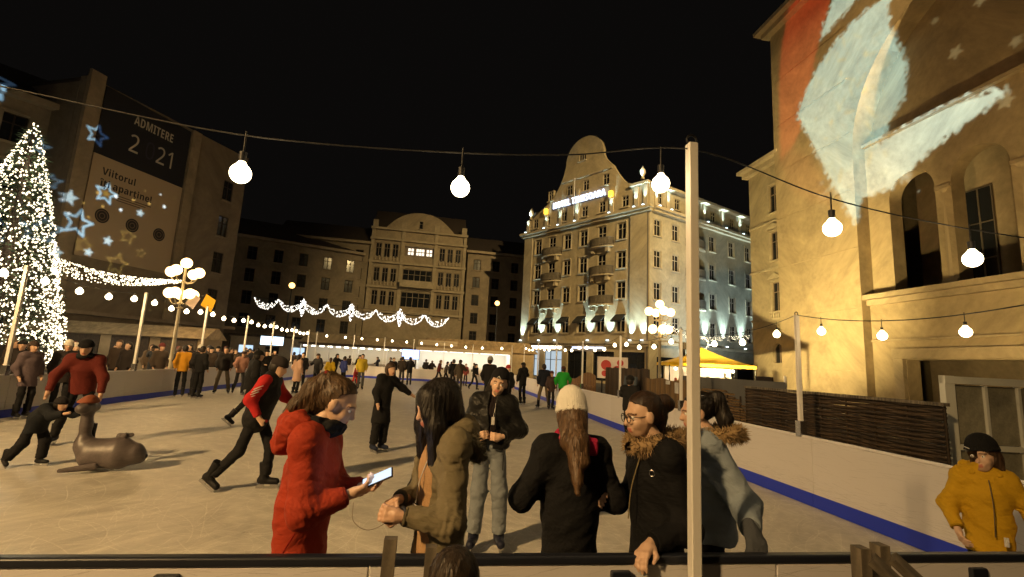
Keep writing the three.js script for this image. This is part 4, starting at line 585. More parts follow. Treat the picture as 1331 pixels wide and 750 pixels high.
  // red and white printed sign on the fence
  const sg = thing('red_white_sign', 'red and white printed board behind the far right pole', 'sign', [6.75, 0, -18.4], -0.35); part('post', [cyl(0.03, 0.03, 1.3, -0.4, 0, -0.04, 8), cyl(0.03, 0.03, 1.3, 0.4, 0, -0.04, 8)], M.iron, sg); part('board', rbx(1.2, 0.85, 0.04, 0.01, 0, 1.75, 0), mat([0.75, 0.68, 0.66], 0.5), sg); for (const [a, b, r] of [[-0.25, 1.85, 0.2], [0.2, 1.62, 0.22], [0.3, 1.95, 0.13], [-0.3, 1.52, 0.12]]) part('red_print', new THREE.CylinderGeometry(r, r, 0.012, 18).rotateX(Math.PI / 2).translate(a, b, 0.026), mat([0.5, 0.03, 0.03], 0.5), sg);
  // grey glazed cabin
  const cb = thing('glazed_screen', 'grey framed glazed screen with dull panes behind the right boards', 'glazed screen', [6.3, 0, -5.3], -0.1), fm = mat([0.56, 0.56, 0.49], 0.55), pm = mat([0.32, 0.3, 0.22], 0.25, { map: tGrain });
  const cw = 0.44, n = 4, W = cw * n + 0.16; part('frame', [bx(0.13, 1.85, 0.08, 0.065, 0.925, 0), bx(0.13, 1.85, 0.08, W - 0.06, 0.925, 0), bx(W, 0.09, 0.09, W / 2, 1.8, 0.003), bx(W, 0.06, 0.07, W / 2, 0.98, 0.004), bx(W, 0.12, 0.07, W / 2, 0.1, 0.004)], fm, cb);
  for (let i = 1; i < n; i++) part('mullion', bx(0.035, 1.7, 0.06, 0, 0.9, 0), fm, cb, 0.11 + i * cw); for (let i = 0; i < n; i++) for (const [y, h] of [[1.38, 0.72], [0.55, 0.76]]) part('pane', bx(cw - 0.05, h, 0.015), pm, cb, 0.11 + (i + 0.5) * cw, y, -0.01);
  for (const x of [0.065, W - 0.06]) part('stay', beam(V(x, 1.2, -0.05), V(x, 0.02, -0.6), 0.05, 0.05), fm, cb);
}
// ---------------------------------------------------------------- wooden frames standing before the near barrier
function woodFrame(label, x, z, turn, pts, group) { const t = thing('wooden_trestle', label, 'trestle', [x, 0, z], turn, group); for (const [n, a, b, w, h] of pts) part(n, beam(V(...a), V(...b), w, h), M.greywood, t); return t; }
woodFrame('weathered wooden frame with sloping bars at the lower right', 1.68, -1.78, 0, [['upright', [0, 0, 0], [0, 1.08, 0], 0.045, 0.05], ['upright', [0.115, 0, -0.03], [0.115, 1.08, -0.03], 0.045, 0.05], ['sloping_bar', [0.026, 1.045, 0.02], [0.42, 0.62, 0.25], 0.03, 0.05], ['sloping_bar', [0.14, 1.04, 0.0], [0.53, 0.62, 0.23], 0.03, 0.05], ['crossbar', [-0.02, 0.93, 0.045], [0.14, 0.93, 0.015], 0.03, 0.03]], 'wooden frames by the barrier');
woodFrame('pair of slim wooden uprights below the girl in the parka', -0.15, -1.85, 0, [['upright', [0, 0, 0], [0.02, 1.08, -0.02], 0.045, 0.04], ['upright', [0.16, 0, 0.02], [0.165, 1.06, 0], 0.04, 0.04], ['crossbar', [0.0, 0.7, 0.045], [0.17, 0.7, 0.055], 0.03, 0.03]], 'wooden frames by the barrier');
// ---------------------------------------------------------------- figures: rounded-bone fields meshed by surface nets
class Field {
  constructor(k) { this.k = k; this.p = []; }
  cap(a, b, ra, rb = ra, q = 1) { this.p.push([0, a[0], a[1], a[2], b[0] - a[0], b[1] - a[1], (b[2] - a[2]), ra, rb, q]); return this; }
  ell(c, r) { this.p.push([1, c[0], c[1], c[2], r[0], r[1], r[2]]); return this; }
  dent(c, r) { this.p.push([2, c[0], c[1], c[2], r[0], r[1], r[2]]); return this; }
  at(x, y, z) {
    let d = 1e9; const k = this.k;
    for (const p of this.p) {
      let e;
      if (p[0] === 0) {
        const q = p[9], px = x - p[1], py = y - p[2], pz = (z - p[3]) / q, bz = p[6] / q, l = p[4] * p[4] + p[5] * p[5] + bz * bz; let t = l > 1e-9 ? (px * p[4] + py * p[5] + pz * bz) / l : 0; t = t < 0 ? 0 : t > 1 ? 1 : t;
        const ex = px - p[4] * t, ey = py - p[5] * t, ez = pz - bz * t; e = Math.sqrt(ex * ex + ey * ey + ez * ez) - (p[7] + (p[8] - p[7]) * t); if (q < 1) e *= 0.5 + 0.5 * q;
      } else {
        const ax = (x - p[1]) / p[4], ay = (y - p[2]) / p[5], az = (z - p[3]) / p[6], k0 = Math.sqrt(ax * ax + ay * ay + az * az), bx2 = ax / p[4], by2 = ay / p[5], bz2 = az / p[6], k1 = Math.sqrt(bx2 * bx2 + by2 * by2 + bz2 * bz2); e = k1 > 1e-9 ? k0 * (k0 - 1) / k1 : -Math.min(p[4], p[5], p[6]);
        if (p[0] === 2) { const h = Math.max(k * 0.3 - Math.abs(-e - d), 0) / (k * 0.3); d = Math.max(d, -e) + h * h * k * 0.3 * 0.25; continue; }
      }
      const h = Math.max(k - Math.abs(d - e), 0) / k; d = Math.min(d, e) - h * h * k * 0.25;
    }
    return d;
  }
}
function net(f, lo, hi, c) {
  const n = [0, 1, 2].map((i) => Math.ceil((hi[i] - lo[i]) / c) + 2), [nx, ny, nz] = n, v = new Float32Array(nx * ny * nz), B = 4;
  for (let k = 0; k < nz; k += B) for (let j = 0; j < ny; j += B) for (let i = 0; i < nx; i += B) {
    const h = (B - 1) / 2, d = f(lo[0] + (i + h) * c, lo[1] + (j + h) * c, lo[2] + (k + h) * c), skip = Math.abs(d) > B * c * 1.35;
    for (let kk = k; kk < Math.min(k + B, nz); kk++) for (let jj = j; jj < Math.min(j + B, ny); jj++) for (let ii = i; ii < Math.min(i + B, nx); ii++) v[ii + nx * (jj + ny * kk)] = skip ? d : f(lo[0] + ii * c, lo[1] + jj * c, lo[2] + kk * c);
  }
  const id = new Int32Array(nx * ny * nz).fill(-1), P = [], I = [], S = [1, nx, nx * ny];
  for (let k = 0; k < nz - 1; k++) for (let j = 0; j < ny - 1; j++) for (let i = 0; i < nx - 1; i++) {
    const o = i + nx * (j + ny * k); let m = 0; for (let q = 0; q < 8; q++) if (v[o + (q & 1) + (q & 2 ? nx : 0) + (q & 4 ? nx * ny : 0)] < 0) m |= 1 << q;
    if (m === 0 || m === 255) continue; let sx = 0, sy = 0, sz = 0, w = 0;
    for (let q = 0; q < 8; q++) for (const b of [1, 2, 4]) { if (q & b) continue; const q2 = q | b; if (!(m >> q & 1) === !(m >> q2 & 1)) continue; const va = v[o + (q & 1) + (q & 2 ? nx : 0) + (q & 4 ? nx * ny : 0)], vb = v[o + (q2 & 1) + (q2 & 2 ? nx : 0) + (q2 & 4 ? nx * ny : 0)], t = va / (va - vb); sx += (q & 1) + (b === 1 ? t : 0); sy += (q >> 1 & 1) + (b === 2 ? t : 0); sz += (q >> 2 & 1) + (b === 4 ? t : 0); w++; }
    id[o] = P.length / 3; P.push(lo[0] + (i + sx / w) * c, lo[1] + (j + sy / w) * c, lo[2] + (k + sz / w) * c);
  }
  const at = [0, 1, 2];
  for (let k = 1; k < nz - 1; k++) for (let j = 1; j < ny - 1; j++) for (let i = 1; i < nx - 1; i++) {
    const o = i + nx * (j + ny * k), s = v[o] < 0;
    for (const a of at) { if ((v[o + S[a]] < 0) === s) continue; const u = S[(a + 1) % 3], w = S[(a + 2) % 3], A = id[o], Bq = id[o - u], Cq = id[o - u - w], D = id[o - w]; if (A < 0 || Bq < 0 || Cq < 0 || D < 0) continue; s ? I.push(A, Bq, Cq, A, Cq, D) : I.push(A, Cq, Bq, A, D, Cq); }
  }
  const N = new Float32Array(P.length), U = new Float32Array(P.length / 3 * 2), e = c * 0.6;
  for (let i = 0; i < P.length; i += 3) { const x = P[i], y = P[i + 1], z = P[i + 2], gx = f(x + e, y, z) - f(x - e, y, z), gy = f(x, y + e, z) - f(x, y - e, z), gz = f(x, y, z + e) - f(x, y, z - e), l = Math.hypot(gx, gy, gz) || 1; N[i] = gx / l; N[i + 1] = gy / l; N[i + 2] = gz / l; U[i / 3 * 2] = (x + z) * 0.8; U[i / 3 * 2 + 1] = y; }
  const g = new THREE.BufferGeometry(); g.setAttribute('position', new THREE.Float32BufferAttribute(P, 3)); g.setAttribute('normal', new THREE.BufferAttribute(N, 3)); g.setAttribute('uv', new THREE.BufferAttribute(U, 2)); g.setIndex(I);
  return g;
}
function bounds(pts, m) { const lo = [1e9, 1e9, 1e9], hi = [-1e9, -1e9, -1e9]; for (const p of pts) for (let i = 0; i < 3; i++) { lo[i] = Math.min(lo[i], p[i] - m); hi[i] = Math.max(hi[i], p[i] + m); } return [lo, hi]; }
const add = (a, b) => [a[0] + b[0], a[1] + b[1], a[2] + b[2]], mul = (a, k) => [a[0] * k, a[1] * k, a[2] * k], lerp3 = (a, b, t) => [0, 1, 2].map((i) => a[i] + (b[i] - a[i]) * t);
const CELL = { near: { jacket: 0.012, legs: 0.016, body: 0.02, head: 0.0045, hair: 0.0062, hand: 0.0046 }, mid: { jacket: 0.02, legs: 0.02, body: 0.02, head: 0.012, hair: 0.013, hand: 0.012 }, far: { jacket: 0.034, legs: 0.034, body: 0.03, head: 0.026, hair: 0.026, hand: 0.03 } };
const geoCache = new Map(), SKINS = [[0.5, 0.31, 0.21], [0.55, 0.36, 0.25], [0.45, 0.27, 0.18]];
const skinM = SKINS.map((c) => mat(c, 0.5, { vertexColors: true })), matCache = new Map();
const clothM = (c, r = 0.85) => { const k = c.join() + r; if (!matCache.has(k)) matCache.set(k, cloth(c, r)); return matCache.get(k); };
const hairMats = new Map(), hairM = (c) => { const k = c.join(); if (!hairMats.has(k)) hairMats.set(k, mat(c, 0.6)); return hairMats.get(k); };
// skate: boot and blade, ankle at the origin, toe along +z
const bootGeo = {}, bladeG = join([bx(0.005, 0.026, 0.27, 0, -0.104, 0.03), bx(0.03, 0.03, 0.08, 0, -0.08, -0.05), bx(0.03, 0.03, 0.08, 0, -0.08, 0.1)]);
for (const l of ['near', 'mid', 'far']) { const f = new Field(0.04).cap([0, 0.02, -0.02], [0, 0.19, -0.035], 0.05, 0.058).cap([0, -0.02, -0.055], [0, -0.03, 0.125], 0.045, 0.04); bootGeo[l] = net((x, y, z) => Math.max(f.at(x, y, z), -0.068 - y, y - 0.2), [-0.09, -0.1, -0.14], [0.09, 0.23, 0.2], l === 'near' ? 0.009 : l === 'mid' ? 0.014 : 0.026); }

function handField(wr, dir, palm, curl, s, len = 1) { // wr: wrist; dir: along the hand; palm: palm normal; s: thumb side sign
  const F = new Field(0.012), d = V(...dir).normalize(), n = V(...palm).addScaledVector(d, -V(...palm).dot(d)).normalize(), sd = V().crossVectors(d, n).multiplyScalar(s), o = V(...wr), P = (a, b, c) => o.clone().addScaledVector(d, a).addScaledVector(sd, b).addScaledVector(n, c).toArray();
  F.cap(P(-0.03, 0, 0), P(0.03, 0, 0), 0.024, 0.026).cap(P(0.03, 0.018, 0), P(0.075, 0.028, 0), 0.017, 0.014).cap(P(0.03, -0.014, 0), P(0.075, -0.024, 0), 0.017, 0.013).cap(P(0.035, 0, 0), P(0.078, 0.003, 0), 0.018, 0.014);
  const fin = [[0.03, 0.072, 0.0088], [0.0105, 0.08, 0.009], [-0.009, 0.074, 0.0086], [-0.0275, 0.058, 0.0076]], pts = [];
  for (const [b, L, r] of fin) { let a = 0.078, c = 0, t = 0.15, x = [P(a, b, c)]; for (const [fr, cu] of [[0.45, curl * 0.7], [0.32, curl], [0.26, curl * 0.8]]) { t += cu; a += Math.cos(t) * L * fr * len; c += Math.sin(t) * L * fr * len; x.push(P(a, b * (1 + 0.12 * a / 0.15), c)); } for (let i = 0; i < 3; i++) F.cap(x[i], x[i + 1], r * (1 - i * 0.08), r * (0.92 - i * 0.08)); pts.push(x[3]); }
  const t0 = P(0.012, 0.024, 0.006), t1 = P(0.045, 0.05, 0.018 + curl * 0.012), t2 = P(0.074, 0.052 - curl * 0.01, 0.03 + curl * 0.016); F.cap(t0, t1, 0.0125, 0.0105).cap(t1, t2, 0.0105, 0.0085); pts.push(t1, t2, P(-0.03, 0, 0), P(0.1, 0.04, 0), P(0.1, -0.04, 0));
  return { F, pts };
}
function figure(o) { // geometries of one figure at 1.65 m, feet at the origin, facing +z; o.pose etc.
  const L = o.lod, C = CELL[L], lift = o.bare ? 0 : 0.045, drop = o.crouch || 0, pel = [0, 0.93 + lift - drop, o.pelvisZ || 0], ln = o.lean || 0, sd = o.side || 0;
  const up = (p) => { let x = p[0], y = p[1] + lift - drop - pel[1], z = p[2] - 0; const y1 = y * Math.cos(ln) - z * Math.sin(ln), z1 = y * Math.sin(ln) + z * Math.cos(ln); const x2 = x * Math.cos(sd) + y1 * Math.sin(sd), y2 = -x * Math.sin(sd) + y1 * Math.cos(sd); return [pel[0] + x2, pel[1] + y2, pel[2] + z1]; };
  const wd = o.wide || 1, sh = { 1: up([0.168 * wd, 1.335, -0.01]), [-1]: up([-0.168 * wd, 1.335, -0.01]) }, neck = up([0, 1.385, -0.01]), hc = o.headAt || add(up([0, 1.525, 0.025]), o.headOff || [0, 0, 0]);
  const el = {}, wr = {}; for (const s of [1, -1]) { const a = (o.arms || {})[s]; if (a && a.abs) { el[s] = a.abs[0]; wr[s] = a.abs[1]; } else { el[s] = add(sh[s], a ? a[0] : [0.06 * s, -0.26, -0.03]); wr[s] = add(el[s], a ? a[1] : [-0.02 * s, -0.2, 0.11]); } }
  const hip = { 1: [0.088, pel[1] - 0.03, pel[2]], [-1]: [-0.088, pel[1] - 0.03, pel[2]] }, kn = {}, an = {}; for (const s of [1, -1]) { const g = (o.legs || {})[s]; kn[s] = g ? g[0] : [0.095 * s, 0.5 + lift - drop * 0.4, 0.02 + drop * 0.7]; an[s] = g ? g[1] : [0.1 * s, 0.075 + lift, -0.015]; }
  const E = new THREE.Euler(o.headPitch || 0, o.headYaw || 0, o.headRoll || 0, 'YXZ'), Rm = new THREE.Matrix4().makeRotationFromEuler(E).elements; // head frame -> body
  const hs = o.headScale || 1, toHead = (x, y, z) => { x = (x - hc[0]) / hs; y = (y - hc[1]) / hs; z = (z - hc[2]) / hs; return [x * Rm[0] + y * Rm[1] + z * Rm[2], x * Rm[4] + y * Rm[5] + z * Rm[6], x * Rm[8] + y * Rm[9] + z * Rm[10]]; };
  const fromHead = (p0) => { const p = [p0[0] * hs, p0[1] * hs, p0[2] * hs]; return [hc[0] + p[0] * Rm[0] + p[1] * Rm[4] + p[2] * Rm[8], hc[1] + p[0] * Rm[1] + p[1] * Rm[5] + p[2] * Rm[9], hc[2] + p[0] * Rm[2] + p[1] * Rm[6] + p[2] * Rm[10]]; };
  const out = { hc, E, sh, el, wr, kn, an, neck };
  // ---- body
  const b = new Field(0.04).cap(pel, up([0, 1.2, 0]), 0.085, 0.09, 0.75).cap(up([0, 1.2, 0]), neck, 0.09, 0.05).cap(neck, lerp3(neck, hc, 0.55), 0.05, 0.047).cap(sh[1], sh[-1], 0.05);
  for (const s of [1, -1]) b.cap(sh[s], el[s], 0.045, 0.036).cap(el[s], wr[s], 0.035, 0.024).cap([hip[s][0] * 0.8, hip[s][1], hip[s][2]], kn[s], 0.05, 0.045).cap(kn[s], an[s], 0.043, 0.034);
  const head = new Field(0.03).ell([0, 0.025, -0.015], [0.076, 0.092, 0.094]).ell([0, -0.035, 0.026], [0.06, 0.078, 0.064]).ell([0, -0.086, 0.042], [0.034, 0.026, 0.036]);
  if (L === 'near') { head.k = 0.02; head.ell([0.034, -0.036, 0.058], [0.026, 0.026, 0.026]).ell([-0.034, -0.036, 0.058], [0.026, 0.026, 0.026]).cap([0, 0.004, 0.086], [0, -0.034, 0.103], 0.008, 0.0125).ell([0, 0.018, 0.074], [0.052, 0.012, 0.017]).ell([0, -0.0645, 0.078], [0.021, 0.005, 0.009]).ell([0, -0.074, 0.0765], [0.018, 0.0055, 0.009]).ell([0.078, -0.012, -0.004], [0.011, 0.03, 0.019]).ell([-0.078, -0.012, -0.004], [0.011, 0.03, 0.019]).dent([0.031, -0.004, 0.098], [0.019, 0.011, 0.018]).dent([-0.031, -0.004, 0.098], [0.019, 0.011, 0.018]); }
  else head.ell([0, -0.025, 0.094], [0.013, 0.022, 0.016]);
  const headF = (x, y, z) => { const q = toHead(x, y, z); return Math.min(head.at(q[0], q[1], q[2]), b.at(x, y, z) + 0.0); }, hb = bounds([fromHead([0.09, 0.12, 0.12]), fromHead([-0.09, -0.13, -0.12]), fromHead([0.09, -0.13, 0.12]), fromHead([-0.09, 0.12, -0.12])], 0.02);
  const gs = [], paint = (g) => { const p = g.attributes.position, c = new Float32Array(p.count * 3); for (let i = 0; i < p.count; i++) { const q = toHead(p.getX(i), p.getY(i), p.getZ(i)); let k = [1, 1, 1]; if (L !== 'far' && q[2] > 0.05) { if (Math.abs(q[0]) < 0.023 && q[1] < -0.058 && q[1] > -0.082 && q[2] > 0.078) k = [0.8, 0.42, 0.42]; else { const bw = Math.abs(Math.abs(q[0]) - 0.032); if (bw < 0.02 && Math.abs(q[1] - 0.02 + bw * 0.25) < 0.0045 && q[2] > 0.06) k = [0.25, 0.2, 0.18]; } } c.set(k, i * 3); } g.setAttribute('color', new THREE.BufferAttribute(c, 3)); return g; };
  { const bb = bounds([pel, ...[1, -1].flatMap((s) => [sh[s], el[s], wr[s], kn[s], an[s]]), neck, lerp3(neck, hc, 0.5)], 0.13); gs.push(paint(net((x, y, z) => b.at(x, y, z), bb[0], bb[1], C.body))); }
  gs.push(paint(net((x, y, z) => { const q = toHead(x, y, z); return head.at(q[0], q[1], q[2]); }, hb[0], hb[1], C.head)));
  for (const s of [1, -1]) {
    const d = (o.hands || {})[s] || {}, fd = V(...wr[s]).sub(V(...el[s])).normalize().toArray(), dir = d.dir || fd;
    if (L === 'near') { const H = handField(add(wr[s], mul(dir, 0.005)), dir, d.palm || [-s * 0.8, -0.3, 0.2], d.curl ?? 0.45, s * (d.flip || 1)), bb = bounds(H.pts, 0.035); gs.push(paint(net((x, y, z) => H.F.at(x, y, z), bb[0], bb[1], C.hand))); }
    else { const H = new Field(0.02).cap(wr[s], add(wr[s], mul(dir, 0.1)), 0.032, 0.022).cap(add(wr[s], mul(dir, 0.03)), add(wr[s], add(mul(dir, 0.07), [0, 0.02, 0.035])), 0.014, 0.012), bb = bounds([wr[s], add(wr[s], mul(dir, 0.12))], 0.06); gs.push(paint(net((x, y, z) => H.at(x, y, z), bb[0], bb[1], C.hand))); }
  }
  out.body = mergeGeometries(gs);
  // ---- jacket
  { const J = o.jacket || {}, hem = (J.hem ?? 0.8) + lift - drop, pf = J.puff || 0, f = new Field(0.06), low = [pel[0], hem + 0.02, pel[2] * 0.6 + (hem < 0.7 ? (kn[1][2] + kn[-1][2]) * 0.25 : 0)], ch = up([0, 1.2, 0.005]), fl = J.flare || 0;
    f.cap(low, up([0, 1.0, 0]), 0.148 + pf + fl, 0.138 + pf, 0.78).cap(up([0, 1.0, 0]), ch, 0.138 + pf, 0.145 + pf * 0.8, 0.74).cap(ch, up([0, 1.345, -0.012]), 0.138 + pf * 0.6, 0.085, 0.8).cap(sh[1], sh[-1], 0.06 + pf * 0.5);
    for (const s of [1, -1]) f.cap(lerp3(sh[s], sh[-s], 0.12), el[s], 0.069 + pf * 0.7, 0.053 + pf * 0.7).cap(el[s], wr[s], 0.053 + pf * 0.7, 0.04 + pf * 0.5);
    if (J.collar) f.cap(up([0, 1.37, -0.015]), up([0, 1.37 + J.collar, -0.01]), 0.078, 0.08);
    if (J.hood) { const h = new Field(0.035); h.cap(up([0.09, 1.4, -0.09]), up([-0.09, 1.4, -0.09]), 0.055, 0.055).cap(up([0, 1.38, -0.13]), up([0, 1.28, -0.165]), 0.085, 0.055).cap(up([0.07, 1.36, -0.12]), up([0.03, 1.27, -0.16]), 0.06, 0.04).cap(up([-0.07, 1.36, -0.12]), up([-0.03, 1.27, -0.16]), 0.06, 0.04).cap(up([0.1, 1.4, -0.07]), up([0.085, 1.375, 0.06]), 0.045, 0.026).cap(up([-0.1, 1.4, -0.07]), up([-0.085, 1.375, 0.06]), 0.045, 0.026);
      const hbb = bounds([up([0.1, 1.45, 0.08]), up([-0.1, 1.25, -0.2])], 0.1); out.hood = net((x, y, z) => { const d = h.at(x, y, z); return Math.abs(d) < 0.07 ? d + 0.007 * noise(x * 12, y * 20 + 3, z * 12) + 0.003 * noise(x * 30, y * 36, z * 30) : d; }, hbb[0], hbb[1], C.jacket); }
    const wk = 0.42 * (J.wrinkle ?? (L === 'far' ? 0 : 0.01)), ql = J.quilt, fn = (x, y, z) => { let d = f.at(x, y, z); if (d > 0.12 || d < -0.12) return Math.max(d, hem - y); if (wk) d += wk * (noise(x * 6, y * 10 + x * 4, z * 6) + 0.6 * noise(x * 13 + 5, y * 26 + x * 12, z * 13) + 0.2 * noise(x * 36, y * 50 + 9, z * 36)); if (ql) d += 0.009 * Math.pow(Math.abs(Math.sin(y * Math.PI / ql)), 0.5) * -1 + 0.006;
      for (const s of [1, -1]) { const w = wr[s], e2 = el[s], ux = w[0] - e2[0], uy = w[1] - e2[1], uz = w[2] - e2[2], l = Math.hypot(ux, uy, uz), t = ((x - w[0]) * ux + (y - w[1]) * uy + (z - w[2]) * uz) / l, r = Math.hypot(x - w[0], y - w[1], z - w[2]); if (r < 0.075 + pf * 0.6) d = Math.max(d, t + 0.012); if (L === 'near') { const qe = Math.hypot(x - e2[0], y - e2[1], z - e2[2]); if (qe < 0.15) d += 0.0042 * (1 - qe / 0.15) * Math.sin((t + l) * 155 + 2.5 * noise(x * 9, y * 9, z * 9)); } }
      if (J.open && z > 0 && y > 0) { const q = up([0, 1.2, 0]); d = Math.max(d, J.open * (1 - 0.25 * (q[1] - y)) - Math.abs(x + 0.01 * Math.sin(y * 20))); }
      return Math.max(d, hem + 0.006 * Math.sin(Math.atan2(x, z) * 5) - y); };
    const bb = bounds([low, sh[1], sh[-1], el[1], el[-1], wr[1], wr[-1], neck, ch, up([0, 1.45, -0.1]), [low[0] + 0.14, hem, low[2] + 0.1], [low[0] - 0.14, hem, low[2] - 0.1]], 0.15 + pf); out.jacket = net(fn, bb[0], bb[1], C.jacket);
    if (J.open) { const g = new Field(0.05).cap([pel[0], hem + 0.2, pel[2]], ch, 0.135 + pf, 0.135 + pf * 0.6, 0.74).cap(ch, up([0, 1.37, 0]), 0.12, 0.07, 0.8), b2 = bounds([[pel[0], hem + 0.2, 0], ch, neck], 0.22); out.sweater = net((x, y, z) => { const d = g.at(x, y, z); return Math.abs(d) > 0.1 ? d : d + 0.004 * Math.sin(x * 190 + noise(x * 4, y * 6, z) * 3); }, b2[0], b2[1], C.jacket); }
  }
  // ---- trousers
  { const T = o.trousers || {}, w = T.wide || 0, f = new Field(0.035).ell([pel[0], pel[1] - 0.01, pel[2]], [0.122, 0.13, 0.1]); for (const s of [1, -1]) f.cap([hip[s][0] * 0.86, hip[s][1], hip[s][2]], kn[s], 0.068 + w * 0.5, 0.066 + w).cap(kn[s], an[s], 0.064 + w, 0.056 + w * 1.1); const wk = L === 'far' ? 0 : 0.006;
    const bb = bounds([pel, kn[1], kn[-1], an[1], an[-1]], 0.17); out.trousers = net((x, y, z) => { let d = f.at(x, y, z); if (Math.abs(d) < 0.1) { if (wk) d += wk * (noise(x * 9 + 3, y * 14, z * 9) + 0.5 * noise(x * 24, y * 30, z * 24)); for (const s of [1, -1]) { const a = an[s], k = kn[s], ux = a[0] - k[0], uy = a[1] - k[1], uz = a[2] - k[2], l = Math.hypot(ux, uy, uz), t = ((x - a[0]) * ux + (y - a[1]) * uy + (z - a[2]) * uz) / l; if (Math.hypot(x - a[0], y - a[1], z - a[2]) < 0.16) d = Math.max(d, t + 0.04); } } return Math.max(d, y - pel[1] - 0.12); }, bb[0], bb[1], C.legs); }
  // ---- hair and hat, in the head's own frame
  if (o.hair) { const Hs = o.hair, f = new Field(0.03), n = L === 'near' ? 1 : 0.4, vol = Hs.vol || 0; if (Hs.tied) f.ell([0, 0.03, -0.018], [0.081, 0.096, 0.099]); else f.ell([0, 0.032, -0.022], [0.086 + vol, 0.1 + vol, 0.1 + vol]).ell([0, -0.02, -0.045], [0.084 + vol, 0.085, 0.075 + vol]);
    const pts = [[0, 0.15, 0], [0, -0.15, -0.14], [0.12, 0, 0.1], [-0.12, 0, 0.1]]; for (const [a, b2, ra, rb, q] of Hs.locks || []) { const A = toHead(...a), B2 = toHead(...b2); f.cap(A, B2, ra, rb, 1); pts.push(A, B2); } for (const [a, b2, ra, rb] of Hs.headLocks || []) { f.cap(a, b2, ra, rb); pts.push(a, b2); }
    const fr = Hs.fringe ?? 0.045, bw = bounds(pts.map(fromHead), 0.08), amp = (Hs.rough ?? 0.005) * (L === 'far' ? 0 : 1); out.hair = net(out.hairFn = (x, y, z) => { const q = toHead(x, y, z); let d = f.at(q[0], q[1], q[2]); if (Math.abs(d) < 0.05 && amp) d += amp * (0.45 * noise(x * 130, y * 9 + z * 6, z * 130) + 0.45 * noise(x * 36 + 7, y * 4, z * 36)); const face = Math.min(q[2] - (0.012 + Math.max(0, q[1] - fr + 0.03) * 1.5), 0.052 - Math.abs(q[0]) * (Hs.part ?? 0.62) + 0.0); if (Hs.tied && q[2] > -0.055) d = Math.max(d, -0.028 + q[2] * 0.62 - q[1]); if (!Hs.over && q[1] > -0.16) d = Math.max(d, Math.min(q[2] - (0.005 + Math.max(0, q[1] - fr + 0.03) * 1.9), q[1] < fr ? 1 : 0.02 + (fr + 0.08 - q[1]) * 0.0)); return d; }, bw[0], bw[1], C.hair); }
  if (o.hat) { const H = o.hat, f = new Field(0.02).ell([0, 0.045 + (H.tall || 0) * 0.5, -0.018], [0.093, 0.09 + (H.tall || 0), 0.106]); f.cap([0.0, 0.03, -0.016], [0, 0.05, -0.016], 0.097, 0.097, 1); const lowY = H.low ?? 0.022; const bw = bounds([fromHead([0.1, 0.2 + (H.tall || 0), 0.1]), fromHead([-0.1, 0, -0.13]), fromHead([0.1, 0, -0.13]), fromHead([-0.1, 0, 0.12])], 0.05);
    const g = new Field(0.02).ell([0, 0.05 + (H.tall || 0) * 0.45, -0.016], [0.094, 0.088 + (H.tall || 0), 0.107]).ell([0, 0.035, -0.014], [0.099, 0.03, 0.112]); if (H.peak) g.cap([0.03, 0.035, 0.09], [-0.03, 0.035, 0.09], 0.012).cap([0.03, 0.028, 0.135], [-0.03, 0.028, 0.135], 0.01);
    out.hat = net((x, y, z) => { const q = toHead(x, y, z); let d = g.at(q[0], q[1], q[2]); if (L === 'near' && Math.abs(d) < 0.03) d += 0.0016 * Math.sin(Math.atan2(q[0], q[2] + 0.015) * 46); return Math.max(d, lowY + 0.25 * Math.min(0, q[2]) * 0.4 - q[1]); }, bw[0], bw[1], C.hair * 1.1); }
  if (o.scarf) { const f = new Field(0.03), c = up([0, 1.395, 0.0]); const ring = []; for (let i = 0; i < 9; i++) { const a = i / 8 * 6.283; ring.push([c[0] + Math.sin(a) * 0.075, c[1] + 0.012 * Math.sin(a * 2), c[2] + Math.cos(a) * 0.08]); } for (let i = 0; i < 8; i++) f.cap(ring[i], ring[i + 1], o.scarf.r || 0.042); const bb = bounds(ring, 0.09); out.scarf = net((x, y, z) => { const d = f.at(x, y, z); return Math.abs(d) < 0.06 ? d + 0.008 * noise(x * 18, y * 26, z * 18) : d; }, bb[0], bb[1], L === 'near' ? 0.009 : 0.02); }
  out.fromHead = fromHead; out.toHead = toHead; out.up = up; return out;
}
